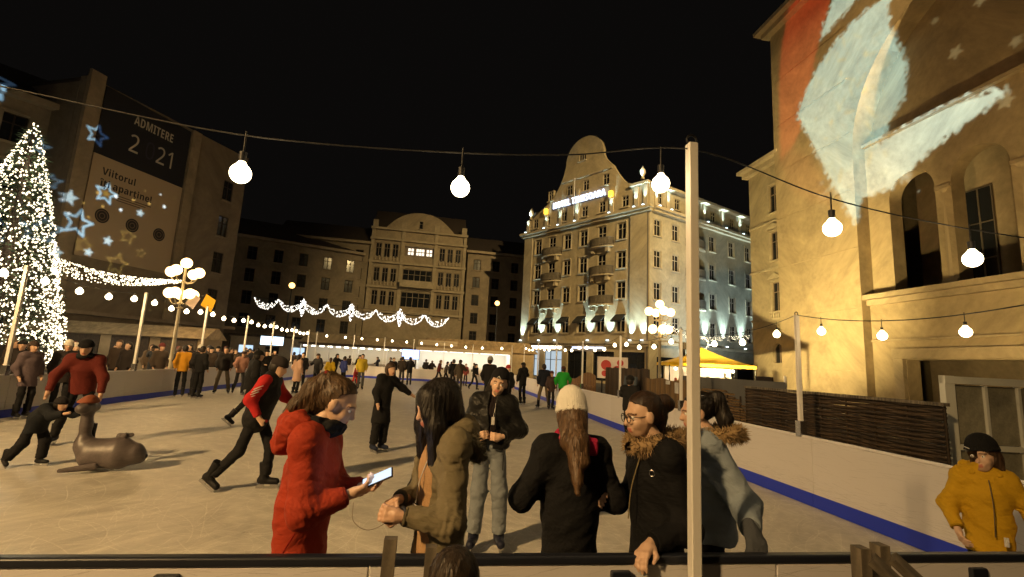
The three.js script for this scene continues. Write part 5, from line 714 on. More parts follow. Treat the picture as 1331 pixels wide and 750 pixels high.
function strands(fn, geo, flow, n, L, parent, rgb) { // loose fine strands lying on the hair's surface
  const P = geo.attributes.position, pos = [], col = [], idx = [], e = 0.004; let v = 0;
  const grad = (p) => V(fn(p.x + e, p.y, p.z) - fn(p.x - e, p.y, p.z), fn(p.x, p.y + e, p.z) - fn(p.x, p.y - e, p.z), fn(p.x, p.y, p.z + e) - fn(p.x, p.y, p.z - e)).normalize();
  for (let i = 0; i < n; i++) {
    const k = Math.floor(rnd() * P.count), p = V(P.getX(k), P.getY(k), P.getZ(k)), tone = rr(0.55, 1.9), w = rr(0.0007, 0.0014), off = rr(0.0005, 0.004), j = rr(-0.25, 0.25); let m = 0;
    for (let s = 0; s < 9; s++) {
      const g = grad(p), f = flow(p); f.x += j; f.addScaledVector(g, -f.dot(g)); if (f.lengthSq() < 1e-4) break; f.normalize(); const d = fn(p.x, p.y, p.z); if (Math.abs(d) > 0.03) break; p.addScaledVector(g, -d + off);
      const b = V().crossVectors(f, g).multiplyScalar(w * (s > 7 ? 0.3 : 1)); pos.push(p.x - b.x, p.y - b.y, p.z - b.z, p.x + b.x, p.y + b.y, p.z + b.z); col.push(tone, tone, tone, tone, tone, tone); if (m) idx.push(v + 2 * m - 2, v + 2 * m - 1, v + 2 * m, v + 2 * m, v + 2 * m - 1, v + 2 * m + 1); m++; p.addScaledVector(f, L / 9);
    }
    v += 2 * m;
  }
  const g = new THREE.BufferGeometry(); g.setAttribute('position', new THREE.Float32BufferAttribute(pos, 3)); g.setAttribute('color', new THREE.Float32BufferAttribute(col, 3)); g.setIndex(idx); g.computeVertexNormals();
  const o = part('hair_strands', g, mat(rgb, 0.5, { vertexColors: true, side: THREE.DoubleSide }), parent); o.userData.kind = 'stuff';
}
const eyeG = new THREE.SphereGeometry(0.0125, 14, 10), irisG = new THREE.SphereGeometry(0.0125, 12, 8, 0, 6.3, 0, 0.42).rotateX(Math.PI / 2).scale(1.02, 1.02, 1.02), eyeM = mat([0.7, 0.68, 0.64], 0.2), irisM = mat([0.03, 0.018, 0.01], 0.15);
function person(o) {
  const k = (o.h || 1.65) / 1.65, t = thing('person', o.label, 'person', [o.pos[0], 0, o.pos[1]], o.turn || 0, o.group); t.scale.setScalar(k);
  const loc = (p) => { const dx = p[0] - o.pos[0], dz = p[2] - o.pos[1], c = Math.cos(-(o.turn || 0)), s = Math.sin(-(o.turn || 0)); return [(dx * c + dz * s) / k, p[1] / k, (-dx * s + dz * c) / k]; };
  if (o.reach) { o.arms = { ...(o.arms || {}) }; for (const s of [1, -1]) if (o.reach[s]) o.arms[s] = { abs: o.reach[s].map(loc) }; }
  const key = o.key; let g = key && geoCache.get(key); if (!g) { g = figure(o); if (key) geoCache.set(key, g); }
  const C = o.colors, body = part('body', g.body, skinM[o.skin ?? 0], t);
  part('jacket', g.jacket, o.jacketMat || clothM(C.jacket, o.gloss ?? 0.8), t); if (g.hood) part('hood', g.hood, o.jacketMat || clothM(C.jacket, o.gloss ?? 0.8), t); part('trousers', g.trousers, clothM(C.trousers || [0.015, 0.015, 0.017]), t); if (g.sweater) part('sweater', g.sweater, clothM(C.sweater || [0.3, 0.2, 0.12]), t);
  if (g.hair) { const hp = part('hair', g.hair, hairM(C.hair || [0.02, 0.012, 0.008]), t); if (o.lod === 'near') strands(g.hairFn, g.hair, (p) => { const q = g.toHead(p.x, p.y, p.z); if (o.hair.tied && q[2] > -0.1) { const tp = g.fromHead([0, 0.085, -0.12]); return V(tp[0] - p.x, tp[1] - p.y, tp[2] - p.z).normalize(); } return V(p.x * 0.3, -1, (p.z - g.hc[2]) * 2).normalize(); }, 2600, 0.09, hp, C.hair || [0.02, 0.012, 0.008]); } if (g.hat) part('hat', g.hat, clothM(C.hat || [0.012, 0.012, 0.012], 0.9), t); if (g.scarf) part('scarf', g.scarf, clothM(C.scarf || [0.02, 0.02, 0.02]), t);
  for (const s of [1, -1]) { const f = part(o.bare ? 'boot' : 'skate', bootGeo[o.lod], clothM(C.boots || [0.014, 0.014, 0.016], 0.5), t, ...g.an[s]); const r = (o.feet || {})[s] || [0, s * 0.15]; f.rotation.set(r[0], r[1], 0, 'YXZ'); if (o.bare) f.position.y = g.an[s][1]; else part('blade', bladeG, M.steel, f); }
  if (o.lod === 'near') for (const s of [1, -1]) { // knitted cuffs
    const w = V(...g.wr[s]), d = w.clone().sub(V(...g.el[s])).normalize(), c = part('cuff', new THREE.TorusGeometry(0.034, 0.011, 8, 20), clothM(C.jacket.map((q) => q * 0.7), 0.95), t); c.position.copy(w).addScaledVector(d, -0.012); c.quaternion.setFromUnitVectors(V(0, 0, 1), d);
  }
  if (o.lod === 'near' || o.eyes) for (const s of [1, -1]) { const p = g.fromHead([0.031 * s, -0.004, 0.0735]), e = part('eye', eyeG, eyeM, t, ...p); e.rotation.copy(g.E); part('iris', irisG, irisM, e); }
  return { t, g, loc };
}
function fur(t, name, pts, r, rgb, n, len) { // tufts of hair standing on a soft roll
  const c = new THREE.CatmullRomCurve3(pts.map((p) => V(...p))), gs = [tube(pts.map((p) => V(...p)), r * 0.8, 30, 10)], cone = new THREE.ConeGeometry(0.0035, 1, 3, 1, true).translate(0, 0.5, 0), q = new THREE.Quaternion();
  for (let i = 0; i < n; i++) { const f = rnd(), p = c.getPoint(f), tg = c.getTangent(f), a = V(rr(-1, 1), rr(-1, 1), rr(-1, 1)).cross(tg).normalize(), d = a.clone().addScaledVector(tg, rr(-0.5, 0.5)).add(V(0, -0.25, 0)).normalize(); q.setFromUnitVectors(V(0, 1, 0), d); gs.push(cone.clone().scale(1, len * rr(0.6, 1.3), 1).applyQuaternion(q).translate(p.x + a.x * r * 0.7, p.y + a.y * r * 0.7, p.z + a.z * r * 0.7)); }
  const o = part(name, gs, mat(rgb, 0.8), t); o.userData.kind = 'stuff'; return o;
}
const HAIR = { dark: [0.01, 0.007, 0.005], brown: [0.045, 0.024, 0.012], light: [0.13, 0.07, 0.028], blonde: [0.24, 0.15, 0.06] }, BLK = [0.011, 0.011, 0.012], NAVY = [0.012, 0.015, 0.026];

// ---------------------------------------------------------------- the near skaters
{ // red jacket, phone
  const { t, g } = person({ label: 'girl in red hooded jacket with ponytail looking down at her phone', lod: 'near', pos: [-0.6, -2.52], turn: 1.5, h: 1.58, group: undefined, lean: 0.1, headPitch: 0.42, headOff: [0, -0.015, 0.035], headYaw: 0.05, skin: 1,
    reach: { [-1]: [[-0.545, 1.03, -2.31], [-0.375, 1.09, -2.37]], 1: [[-0.5, 1.03, -2.72], [-0.34, 1.08, -2.55]] }, hands: { [-1]: { dir: [0.15, 0.35, 0.9], palm: [0.5, 0.75, -0.3], curl: 0.55 }, 1: { dir: [-0.3, 0.2, 0.9], palm: [-0.2, 0.9, -0.3], curl: 0.5 } },
    jacket: { hem: 0.62, puff: 0.013, hood: true, wrinkle: 0.012 }, scarf: { r: 0.042 }, hair: { tied: true, fringe: 0.08, headLocks: [[[0, 0.085, -0.06], [0, 0.075, -0.105], 0.032, 0.04], [[0, 0.07, -0.1], [0, 0.01, -0.14], 0.045, 0.05], [[0, 0.01, -0.14], [0.005, -0.1, -0.175], 0.05, 0.034], [[0.005, -0.1, -0.175], [0.01, -0.16, -0.21], 0.034, 0.012], [[0, -0.03, -0.09], [0, -0.12, -0.13], 0.055, 0.04], [[-0.03, 0.02, -0.12], [-0.04, -0.12, -0.18], 0.025, 0.01]], rough: 0.007 },
    colors: { jacket: [0.29, 0.034, 0.014], trousers: [0.02, 0.024, 0.02], hair: [0.075, 0.042, 0.018], scarf: [0.01, 0.01, 0.011] } });
  part('hair_tie', new THREE.TorusGeometry(0.03, 0.01, 8, 16), clothM([0.25, 0.03, 0.03]), t, ...g.fromHead([0, 0.085, -0.115]));
  part('pocket_seam', tube([V(-0.19, 0.98, 0.04), V(-0.2, 0.9, 0.0), V(-0.19, 0.84, -0.03)], 0.004, 10, 5), clothM([0.3, 0.015, 0.01]), t);
  const ph = thing('phone', 'lit phone in the hand of the girl in red', 'phone', [-0.252, 1.158, -2.4]); const c = part('case', rbx(0.15, 0.009, 0.074, 0.004), M.black, ph); c.rotation.set(0.35, 0.12, 0.42); part('screen', bx(0.138, 0.001, 0.066, 0, 0.0052, 0), glow([0.62, 0.78, 1], 1.1), c);
  pointLight(ph, [0.7, 0.82, 1], 0.02, -0.03, 0.06, 0.02, 3);
  tag(part('wristband', tube([V(-0.34, 1.07, -2.33), V(-0.33, 1.0, -2.31), V(-0.27, 0.965, -2.3), V(-0.2, 0.985, -2.31), V(-0.17, 1.02, -2.33)], 0.002, 24, 5), mat([0.3, 0.26, 0.2], 0.6), scene), 'thin cord loop hanging between the two girls’ hands', 'cord');
}
{ // parka
  const { t, g } = person({ label: 'girl in olive parka with long dark hair hiding her face', lod: 'near', pos: [0.06, -2.56], turn: -1.15, h: 1.57, headPitch: 0.25, headOff: [0, -0.01, 0.02], lean: 0.06, skin: 0,
    reach: { 1: [[0.1, 0.99, -2.3], [-0.115, 1.02, -2.31]], [-1]: [[-0.06, 1.0, -2.76], [-0.15, 1.04, -2.5]] }, hands: { 1: { palm: [-0.8, 0, 0.4], curl: 0.8 }, [-1]: { palm: [0.6, 0, 0.5], curl: 0.7 } },
    jacket: { hem: 0.5, puff: 0.012, wrinkle: 0.018, open: 0.085, flare: 0.015, hood: true }, hair: { fringe: 0.1, over: true, vol: 0.01, headLocks: [[[0.055, 0.06, 0.03], [0.075, -0.09, 0.045], 0.04, 0.05], [[-0.055, 0.06, 0.03], [-0.075, -0.09, 0.045], 0.04, 0.05], [[0.075, -0.09, 0.045], [0.08, -0.26, 0.08], 0.05, 0.035], [[-0.075, -0.09, 0.045], [-0.08, -0.24, 0.08], 0.05, 0.03], [[0, 0.05, -0.06], [0, -0.16, -0.09], 0.09, 0.07], [[0.02, 0.09, 0.06], [0.062, -0.02, 0.085], 0.022, 0.02]], rough: 0.006 },
    colors: { jacket: [0.15, 0.125, 0.075], sweater: [0.36, 0.22, 0.11], trousers: [0.02, 0.02, 0.022], hair: HAIR.dark } });
  fur(t, 'fur_trim', [[0.11, 1.43, 0.02], [0.15, 1.4, -0.08], [0.09, 1.3, -0.165], [-0.09, 1.3, -0.165], [-0.15, 1.4, -0.08], [-0.11, 1.43, 0.02]], 0.03, [0.22, 0.19, 0.12], 1100, 0.03);
  part('lanyard', [tube([V(0.06, 1.36, 0.1), V(0.035, 1.2, 0.15), V(0.01, 1.08, 0.155)], 0.003, 12, 5), rbx(0.055, 0.085, 0.006, 0.002, 0.01, 1.03, 0.158)], M.white, t); part('wristband', new THREE.TorusGeometry(0.036, 0.009, 8, 18), M.black, t, ...g.wr[1]);
}
{ // jeans girl
  const { t, g } = person({ label: 'girl in black beanie, puffy black jacket and pale jeans facing the camera', lod: 'near', pos: [0.53, -4.72], turn: -0.12, h: 1.6, headRoll: -0.16, headPitch: 0.02, headYaw: -0.12, headOff: [0.035, 0, 0], skin: 1, wide: 1.02, side: 0.03,
    arms: { 1: [[0.1, -0.25, -0.02], [-0.17, -0.05, 0.17]], [-1]: [[-0.09, -0.25, -0.02], [0.1, -0.05, 0.19]] }, hands: { 1: { dir: [-0.9, 0, 0.3], palm: [-0.2, 0, -1], curl: 0.7 }, [-1]: { dir: [0.9, 0.05, 0.3], palm: [0.2, 0, -1], curl: 0.7 } },
    legs: { 1: [[0.11, 0.54, 0.03], [0.13, 0.12, -0.02]], [-1]: [[-0.09, 0.54, 0.02], [-0.12, 0.12, 0.02]] }, jacket: { hem: 0.9, puff: 0.03, wrinkle: 0.012, collar: 0.02, open: 0.03 }, trousers: { wide: 0.012 }, hat: { tall: 0.02, low: 0.052 }, hair: { fringe: 0.09, headLocks: [[[-0.07, 0, -0.02], [-0.1, -0.15, 0.02], 0.03, 0.038], [[-0.1, -0.15, 0.02], [-0.11, -0.33, 0.08], 0.038, 0.02], [[0.075, 0, -0.03], [0.085, -0.14, -0.02], 0.026, 0.03]], rough: 0.005 },
    colors: { jacket: [0.012, 0.012, 0.012], sweater: [0.012, 0.008, 0.009], trousers: [0.16, 0.18, 0.2], hair: HAIR.dark, hat: [0.01, 0.01, 0.012], boots: [0.014, 0.016, 0.03] }, gloss: 0.42 });
  const lp = g.fromHead([-0.005, 0.065, 0.092]); const lg = part('hat_emblem', extrude(polyShape([[-0.022, -0.012], [0, 0.014], [0.022, -0.012], [0.012, -0.012], [0, 0.002], [-0.012, -0.012]]), 0.004), M.white, t, ...lp); lg.rotation.copy(g.E);
  part('lanyard', [tube([V(0.03, 1.38, 0.12), V(0.015, 1.26, 0.175)], 0.003, 8, 5), rbx(0.03, 0.075, 0.006, 0.002, 0.012, 1.22, 0.18)], M.white, t); part('belt_strap', bx(0.012, 0.2, 0.008, 0.13, 0.86, 0.12), M.black, t);
}
{ // white hat
  const { t, g } = person({ label: 'girl in white knit hat and black coat seen from behind', lod: 'near', pos: [0.74, -2.62], turn: 3.05, h: 1.52, headPitch: 0.2, headRoll: -0.03, lean: 0.04, reach: { 1: [[0.47, 1.03, -2.6], [0.6, 1.02, -2.84]], [-1]: [[0.975, 1.03, -2.58], [0.86, 1.02, -2.84]] },
    jacket: { hem: 0.62, puff: 0.016, wrinkle: 0.01 }, scarf: { r: 0.035 }, hat: { tall: 0.035, low: -0.005 }, hair: { fringe: 0.03, headLocks: [[[0, -0.03, -0.08], [0.0, -0.16, -0.145], 0.06, 0.055], [[0.0, -0.16, -0.145], [0.015, -0.36, -0.21], 0.055, 0.022], [[-0.03, -0.05, -0.09], [-0.035, -0.26, -0.185], 0.035, 0.025], [[0.03, -0.16, -0.15], [0.02, -0.42, -0.225], 0.03, 0.01], [[0.05, -0.04, -0.05], [0.07, -0.17, -0.12], 0.03, 0.02]], rough: 0.007 },
    colors: { jacket: [0.007, 0.007, 0.008], hat: [0.68, 0.66, 0.6], hair: [0.1, 0.055, 0.025], scarf: [0.4, 0.02, 0.07] } });
  part('scarf_fold', rbx(0.075, 0.1, 0.05, 0.022), clothM([0.4, 0.02, 0.07]), t, -0.095, 1.42, -0.1);
}
{ // glasses
  const { t, g, loc } = person({ label: 'girl with glasses and fur collar in black coat, left of white post', lod: 'near', pos: [1.15, -2.44], turn: -1.5, h: 1.57, lean: 0.08, headPitch: 0.14, headOff: [0, 0, 0.02], skin: 1, reach: { 1: [[1.2, 0.99, -2.23], [0.99, 0.955, -2.17]], [-1]: [[1.14, 1.02, -2.72], [0.98, 1.04, -2.62]] }, hands: { 1: { dir: [0.5, -0.35, 0.8], palm: [0.1, -1, -0.1], curl: 0.5 } },
    jacket: { hem: 0.5, puff: 0.016, wrinkle: 0.009, flare: 0.02 }, hair: { tied: true, fringe: 0.075, headLocks: [[[0, 0.045, -0.1], [0, 0.05, -0.135], 0.03, 0.03], [[0, 0.055, -0.14], [0, 0.04, -0.16], 0.04, 0.036], [[0, -0.02, -0.09], [0, -0.09, -0.08], 0.05, 0.035]], rough: 0.004 }, colors: { jacket: [0.006, 0.006, 0.007], hair: [0.03, 0.016, 0.009] } });
  fur(t, 'fur_collar', [[0.02, 1.39, 0.15], [0.1, 1.42, 0.1], [0.135, 1.44, 0.0], [0.1, 1.45, -0.1], [0, 1.45, -0.14], [-0.1, 1.45, -0.1], [-0.135, 1.44, 0.0], [-0.1, 1.42, 0.1], [-0.02, 1.39, 0.15]], 0.045, [0.26, 0.17, 0.08], 1900, 0.034);
  const gl = []; for (const s of [1, -1]) gl.push(new THREE.TorusGeometry(0.022, 0.0022, 6, 20).translate(0.032 * s, -0.006, 0.102), bar(V(0.054 * s, 0, 0.1), V(0.08 * s, 0.0, -0.01), 0.002, 5)); gl.push(bar(V(-0.012, -0.002, 0.106), V(0.012, -0.002, 0.106), 0.002, 5)); const e = part('glasses', gl, M.black, t, ...g.hc); e.rotation.copy(g.E);
  part('badge', new THREE.TorusGeometry(0.014, 0.003, 6, 16), M.steel, t, 0.14, 1.29, 0.11, 0.8); part('cord', tube([V(0.05, 1.36, 0.13), V(0.07, 1.2, 0.19), V(0.06, 1.05, 0.2)], 0.0035, 12, 5), clothM([0.25, 0.2, 0.1]), t);
}
{ // pale blue jacket
  const { t, g } = person({ label: 'girl in grey blue jacket with fur collar, right of white post', lod: 'near', pos: [1.63, -2.74], turn: -2.05, h: 1.57, lean: 0.1, headPitch: 0.15, headYaw: 0.2, reach: { 1: [[1.66, 1.03, -2.47], [1.535, 0.99, -2.25]], [-1]: [[1.3, 1.02, -2.95], [1.2, 1.05, -2.8]] }, hands: { 1: { dir: [0.7, -0.65, -0.2], palm: [-0.5, -0.8, 0.3], curl: 0.6 } },
    jacket: { hem: 0.78, puff: 0.03, wrinkle: 0.012, quilt: 0.15 }, hair: { tied: true, fringe: 0.075, headLocks: [[[0, 0.06, -0.09], [0, 0.075, -0.13], 0.035, 0.04], [[0, 0.07, -0.14], [0.01, -0.06, -0.16], 0.04, 0.042], [[0.01, -0.06, -0.16], [0.02, -0.17, -0.14], 0.04, 0.015]], rough: 0.006 }, colors: { jacket: [0.22, 0.26, 0.3], trousers: [0.012, 0.012, 0.014], hair: HAIR.dark } });
  fur(t, 'fur_collar', [[0.03, 1.38, 0.17], [0.12, 1.42, 0.11], [0.165, 1.44, 0.0], [0.13, 1.45, -0.11], [0, 1.45, -0.16], [-0.13, 1.45, -0.11], [-0.165, 1.44, 0.0], [-0.12, 1.42, 0.11], [-0.03, 1.38, 0.17]], 0.046, [0.3, 0.2, 0.09], 2000, 0.036);
  fur(t, 'fur_edge', [[0.03, 1.37, 0.16], [0.05, 1.22, 0.24], [0.04, 1.05, 0.25]], 0.03, [0.3, 0.2, 0.09], 500, 0.03);
  const H = handField(g.wr[1], [0.7, -0.65, -0.2], [-0.5, -0.8, 0.3], 0.6, 1), bb = bounds(H.pts, 0.05); part('glove', net((x, y, z) => H.F.at(x, y, z) - 0.012, bb[0], bb[1], 0.006), clothM([0.06, 0.065, 0.075]), t);
  for (const [a, b] of [[0.04, 0.1], [-0.03, 0.115], [0.0, 0.09]]) part('hair_clip', new THREE.SphereGeometry(0.007, 8, 6), M.steel, t, ...g.fromHead([a + 0.045, b, -0.03]));
}
{ // yellow jacket child
  const { t, g } = person({ label: 'child in yellow jacket and black beanie at the lower right corner', lod: 'near', pos: [3.74, -2.92], turn: -0.72, h: 1.33, headScale: 1.14, headYaw: -0.55, headPitch: 0.05, headRoll: 0.1, skin: 1, wide: 0.92, arms: { [-1]: [[-0.1, -0.24, 0.03], [0.03, -0.17, 0.15]], 1: [[0.12, -0.22, 0.0], [-0.02, -0.21, 0.08]] }, jacket: { hem: 0.74, puff: 0.01, wrinkle: 0.014, hood: true, collar: 0.015 }, hat: { tall: 0.015, low: 0.035 }, hair: { fringe: 0.02, headLocks: [[[0.06, -0.03, -0.05], [0.07, -0.1, -0.05], 0.03, 0.02], [[-0.06, -0.03, -0.05], [-0.075, -0.08, -0.02], 0.025, 0.015]] },
    colors: { jacket: [0.46, 0.27, 0.012], hat: [0.009, 0.009, 0.01], hair: HAIR.brown, trousers: [0.015, 0.015, 0.02] } });
  part('zip', tube([V(0.005, 1.38, 0.125), V(0.005, 1.2, 0.19), V(0.0, 0.95, 0.185)], 0.004, 12, 5), mat([0.1, 0.07, 0.03], 0.5), t); part('tag', rbx(0.03, 0.07, 0.006, 0.002, 0.06, 0.93, 0.2), M.white, t); const st = part('hat_stripe', bx(0.05, 0.006, 0.004), M.white, t, ...g.fromHead([-0.05, 0.055, 0.082])); st.rotation.set(0, g.E.y - 0.5, -0.2);
}
person({ label: 'brown haired child standing before the barrier, only the crown showing', lod: 'near', pos: [0.08, -1.42], turn: 3.1, h: 1.2, jacket: { hem: 0.75, puff: 0.03 }, hair: { fringe: 0.06, vol: 0.006, headLocks: [[[0, 0, -0.06], [0, -0.1, -0.06], 0.06, 0.05]], rough: 0.006 }, colors: { jacket: [0.03, 0.03, 0.04], hair: [0.035, 0.022, 0.012] }, bare: true });

// ---------------------------------------------------------------- skaters on the middle of the ice
const walkA = { legs: { 1: [[0.1, 0.56, 0.16], [0.1, 0.12, 0.2]], [-1]: [[-0.09, 0.52, -0.08], [-0.1, 0.19, -0.36]] }, feet: { 1: [0, 0.2], [-1]: [0.7, -0.3] } };
person({ label: 'skater with red striped sleeves and black vest striding behind girl in red', lod: 'mid', pos: [-2.22, -6.62], turn: 1.5, h: 1.68, lean: 0.28, headPitch: 0.35, crouch: 0.05, pelvisZ: -0.02, legs: { 1: [[0.09, 0.5, 0.14], [0.1, 0.12, 0.13]], [-1]: [[-0.09, 0.47, -0.15], [-0.12, 0.16, -0.42]] }, feet: { 1: [0, 0.1], [-1]: [0.55, -0.2] }, arms: { [-1]: [[-0.07, -0.22, -0.12], [0.0, -0.2, 0.13]], 1: [[0.07, -0.2, 0.1], [-0.05, -0.12, 0.2]] }, jacket: { hem: 0.82, puff: 0.012 }, hat: { low: 0.02 }, hair: { fringe: 0.04 }, colors: { jacket: [0.4, 0.02, 0.02], trousers: BLK, hat: [0.03, 0.025, 0.025], hair: HAIR.dark, boots: BLK } });
{ // the vest over those sleeves and the white stripes on them
  const t = scene.children[scene.children.length - 1]; const f = new Field(0.06), pelv = [0, 0.925, -0.02], R = 0.28, u = (p) => { const y = p[1] - 0.93; return [p[0], pelv[1] + y * Math.cos(R) - p[2] * Math.sin(R), pelv[2] + y * Math.sin(R) + p[2] * Math.cos(R)]; };
  f.cap(u([0, 0.86, 0]), u([0, 1.2, 0]), 0.185, 0.18, 0.8).cap(u([0, 1.2, 0]), u([0, 1.37, -0.01]), 0.175, 0.1, 0.85).cap(u([0.12, 1.34, 0]), u([-0.12, 1.34, 0]), 0.085); part('vest', net((x, y, z) => f.at(x, y, z) + (Math.abs(f.at(x, y, z)) < 0.05 ? 0.006 * noise(x * 9, y * 12, z * 9) : 0), [-0.3, 0.6, -0.3], [0.3, 1.6, 0.5], 0.018), clothM(BLK, 0.7), t);
  const sh = u([-0.168, 1.335, -0.01]); for (let i = 0; i < 4; i++) { const q = 0.35 + i * 0.17, p = [sh[0] - 0.07 * q, sh[1] - 0.22 * q, sh[2] - 0.12 * q], r = part('sleeve_stripe', new THREE.TorusGeometry(0.071 - i * 0.0015, 0.006, 6, 20).rotateX(Math.PI / 2 - 0.45), M.white, t, ...p); }
}
person({ label: 'child in long black coat reaching right on open ice', lod: 'mid', pos: [-1.02, -9.3], turn: 0.75, h: 1.58, lean: 0.15, side: 0.1, arms: { 1: [[0.2, -0.16, 0.03], [0.18, -0.12, 0.05]], [-1]: [[-0.05, -0.26, -0.02], [0.0, -0.22, 0.08]] }, jacket: { hem: 0.5, puff: 0.02, flare: 0.03 }, trousers: { wide: 0.02 }, hair: { fringe: 0.04, vol: 0.008, headLocks: [[[0.05, 0, -0.03], [0.08, -0.2, 0.0], 0.045, 0.02], [[-0.05, 0, -0.03], [-0.08, -0.2, 0.0], 0.045, 0.02]] }, colors: { jacket: BLK, hair: HAIR.brown, trousers: BLK, boots: [0.015, 0.02, 0.04] } });
person({ label: 'dark dressed skater half hidden behind the striped sleeves', lod: 'mid', pos: [-4.35, -12.1], turn: 2.2, h: 1.68, lean: 0.15, ...walkA, jacket: { hem: 0.75, puff: 0.03 }, hat: {}, hair: {}, colors: { jacket: BLK, trousers: BLK, hair: HAIR.dark } });
person({ label: 'adult in dark red jacket and cap bending over the seal rider', lod: 'mid', pos: [-5.95, -9.2], turn: 0.35, h: 1.8, lean: 0.32, crouch: 0.06, headPitch: 0.2, wide: 1.1, arms: { 1: [[0.08, -0.27, 0.06], [0.02, -0.24, 0.08]], [-1]: [[-0.12, -0.25, 0.04], [-0.02, -0.24, 0.1]] }, legs: { 1: [[0.14, 0.52, 0.12], [0.2, 0.12, -0.02]], [-1]: [[-0.14, 0.5, 0.1], [-0.26, 0.12, -0.1]] }, jacket: { hem: 0.78, puff: 0.018 }, hat: { peak: true, low: 0.02 }, hair: {}, scarf: { r: 0.04 }, colors: { jacket: [0.11, 0.018, 0.013], trousers: BLK, hat: BLK, hair: HAIR.dark, scarf: BLK } });
person({ label: 'small child in dark snowsuit stooping to push the seal', lod: 'mid', pos: [-5.42, -7.62], turn: 1.35, h: 1.12, headScale: 1.15, lean: 0.85, crouch: 0.08, headPitch: 0.1, headOff: [0, -0.02, 0.02], arms: { 1: [[0.05, -0.12, 0.25], [-0.02, 0.05, 0.24]], [-1]: [[-0.05, -0.12, 0.25], [0.02, 0.05, 0.24]] }, legs: { 1: [[0.12, 0.5, 0.14], [0.14, 0.12, 0.1]], [-1]: [[-0.13, 0.48, -0.05], [-0.18, 0.15, -0.3]] }, feet: { [-1]: [0.4, -0.4] }, jacket: { hem: 0.7, puff: 0.05 }, trousers: { wide: 0.03 }, hat: { low: 0.0 }, hair: {}, colors: { jacket: [0.012, 0.014, 0.018], trousers: [0.012, 0.012, 0.014], hat: [0.02, 0.018, 0.02], hair: HAIR.dark } });
person({ label: 'person in violet grey coat against the left boards near the tree', lod: 'mid', pos: [-8.85, -12.0], turn: 1.2, h: 1.62, side: -0.06, jacket: { hem: 0.66, puff: 0.02 }, hat: {}, hair: { headLocks: [[[0.05, 0, -0.03], [0.08, -0.16, 0], 0.04, 0.02]] }, colors: { jacket: [0.1, 0.075, 0.085], hat: [0.05, 0.035, 0.03], hair: HAIR.brown, trousers: BLK } });
person({ label: 'person in white knit hat and dark coat beside the left boards', lod: 'mid', pos: [-8.6, -12.6], turn: 0.6, h: 1.66, jacket: { hem: 0.7, puff: 0.03 }, hat: { tall: 0.02 }, hair: {}, colors: { jacket: [0.025, 0.02, 0.02], hat: [0.6, 0.56, 0.5], hair: HAIR.brown } });
person({ label: 'person in black pointing right near the right boards', lod: 'mid', pos: [4.15, -10.2], turn: 2.3, h: 1.55, arms: { [-1]: [[-0.06, -0.26, 0], [0.02, -0.2, 0.1]], 1: [[0.1, -0.14, 0.18], [0.12, 0.04, 0.2]] }, jacket: { hem: 0.84, puff: 0.02 }, hat: {}, hair: {}, ...{ legs: { 1: [[0.08, 0.54, 0.03], [0.03, 0.12, 0.02]], [-1]: [[-0.08, 0.52, 0.0], [-0.08, 0.16, -0.2]] }, feet: { [-1]: [0.6, 0] } }, colors: { jacket: BLK, trousers: BLK, hair: HAIR.dark, boots: [0.012, 0.02, 0.09] } });

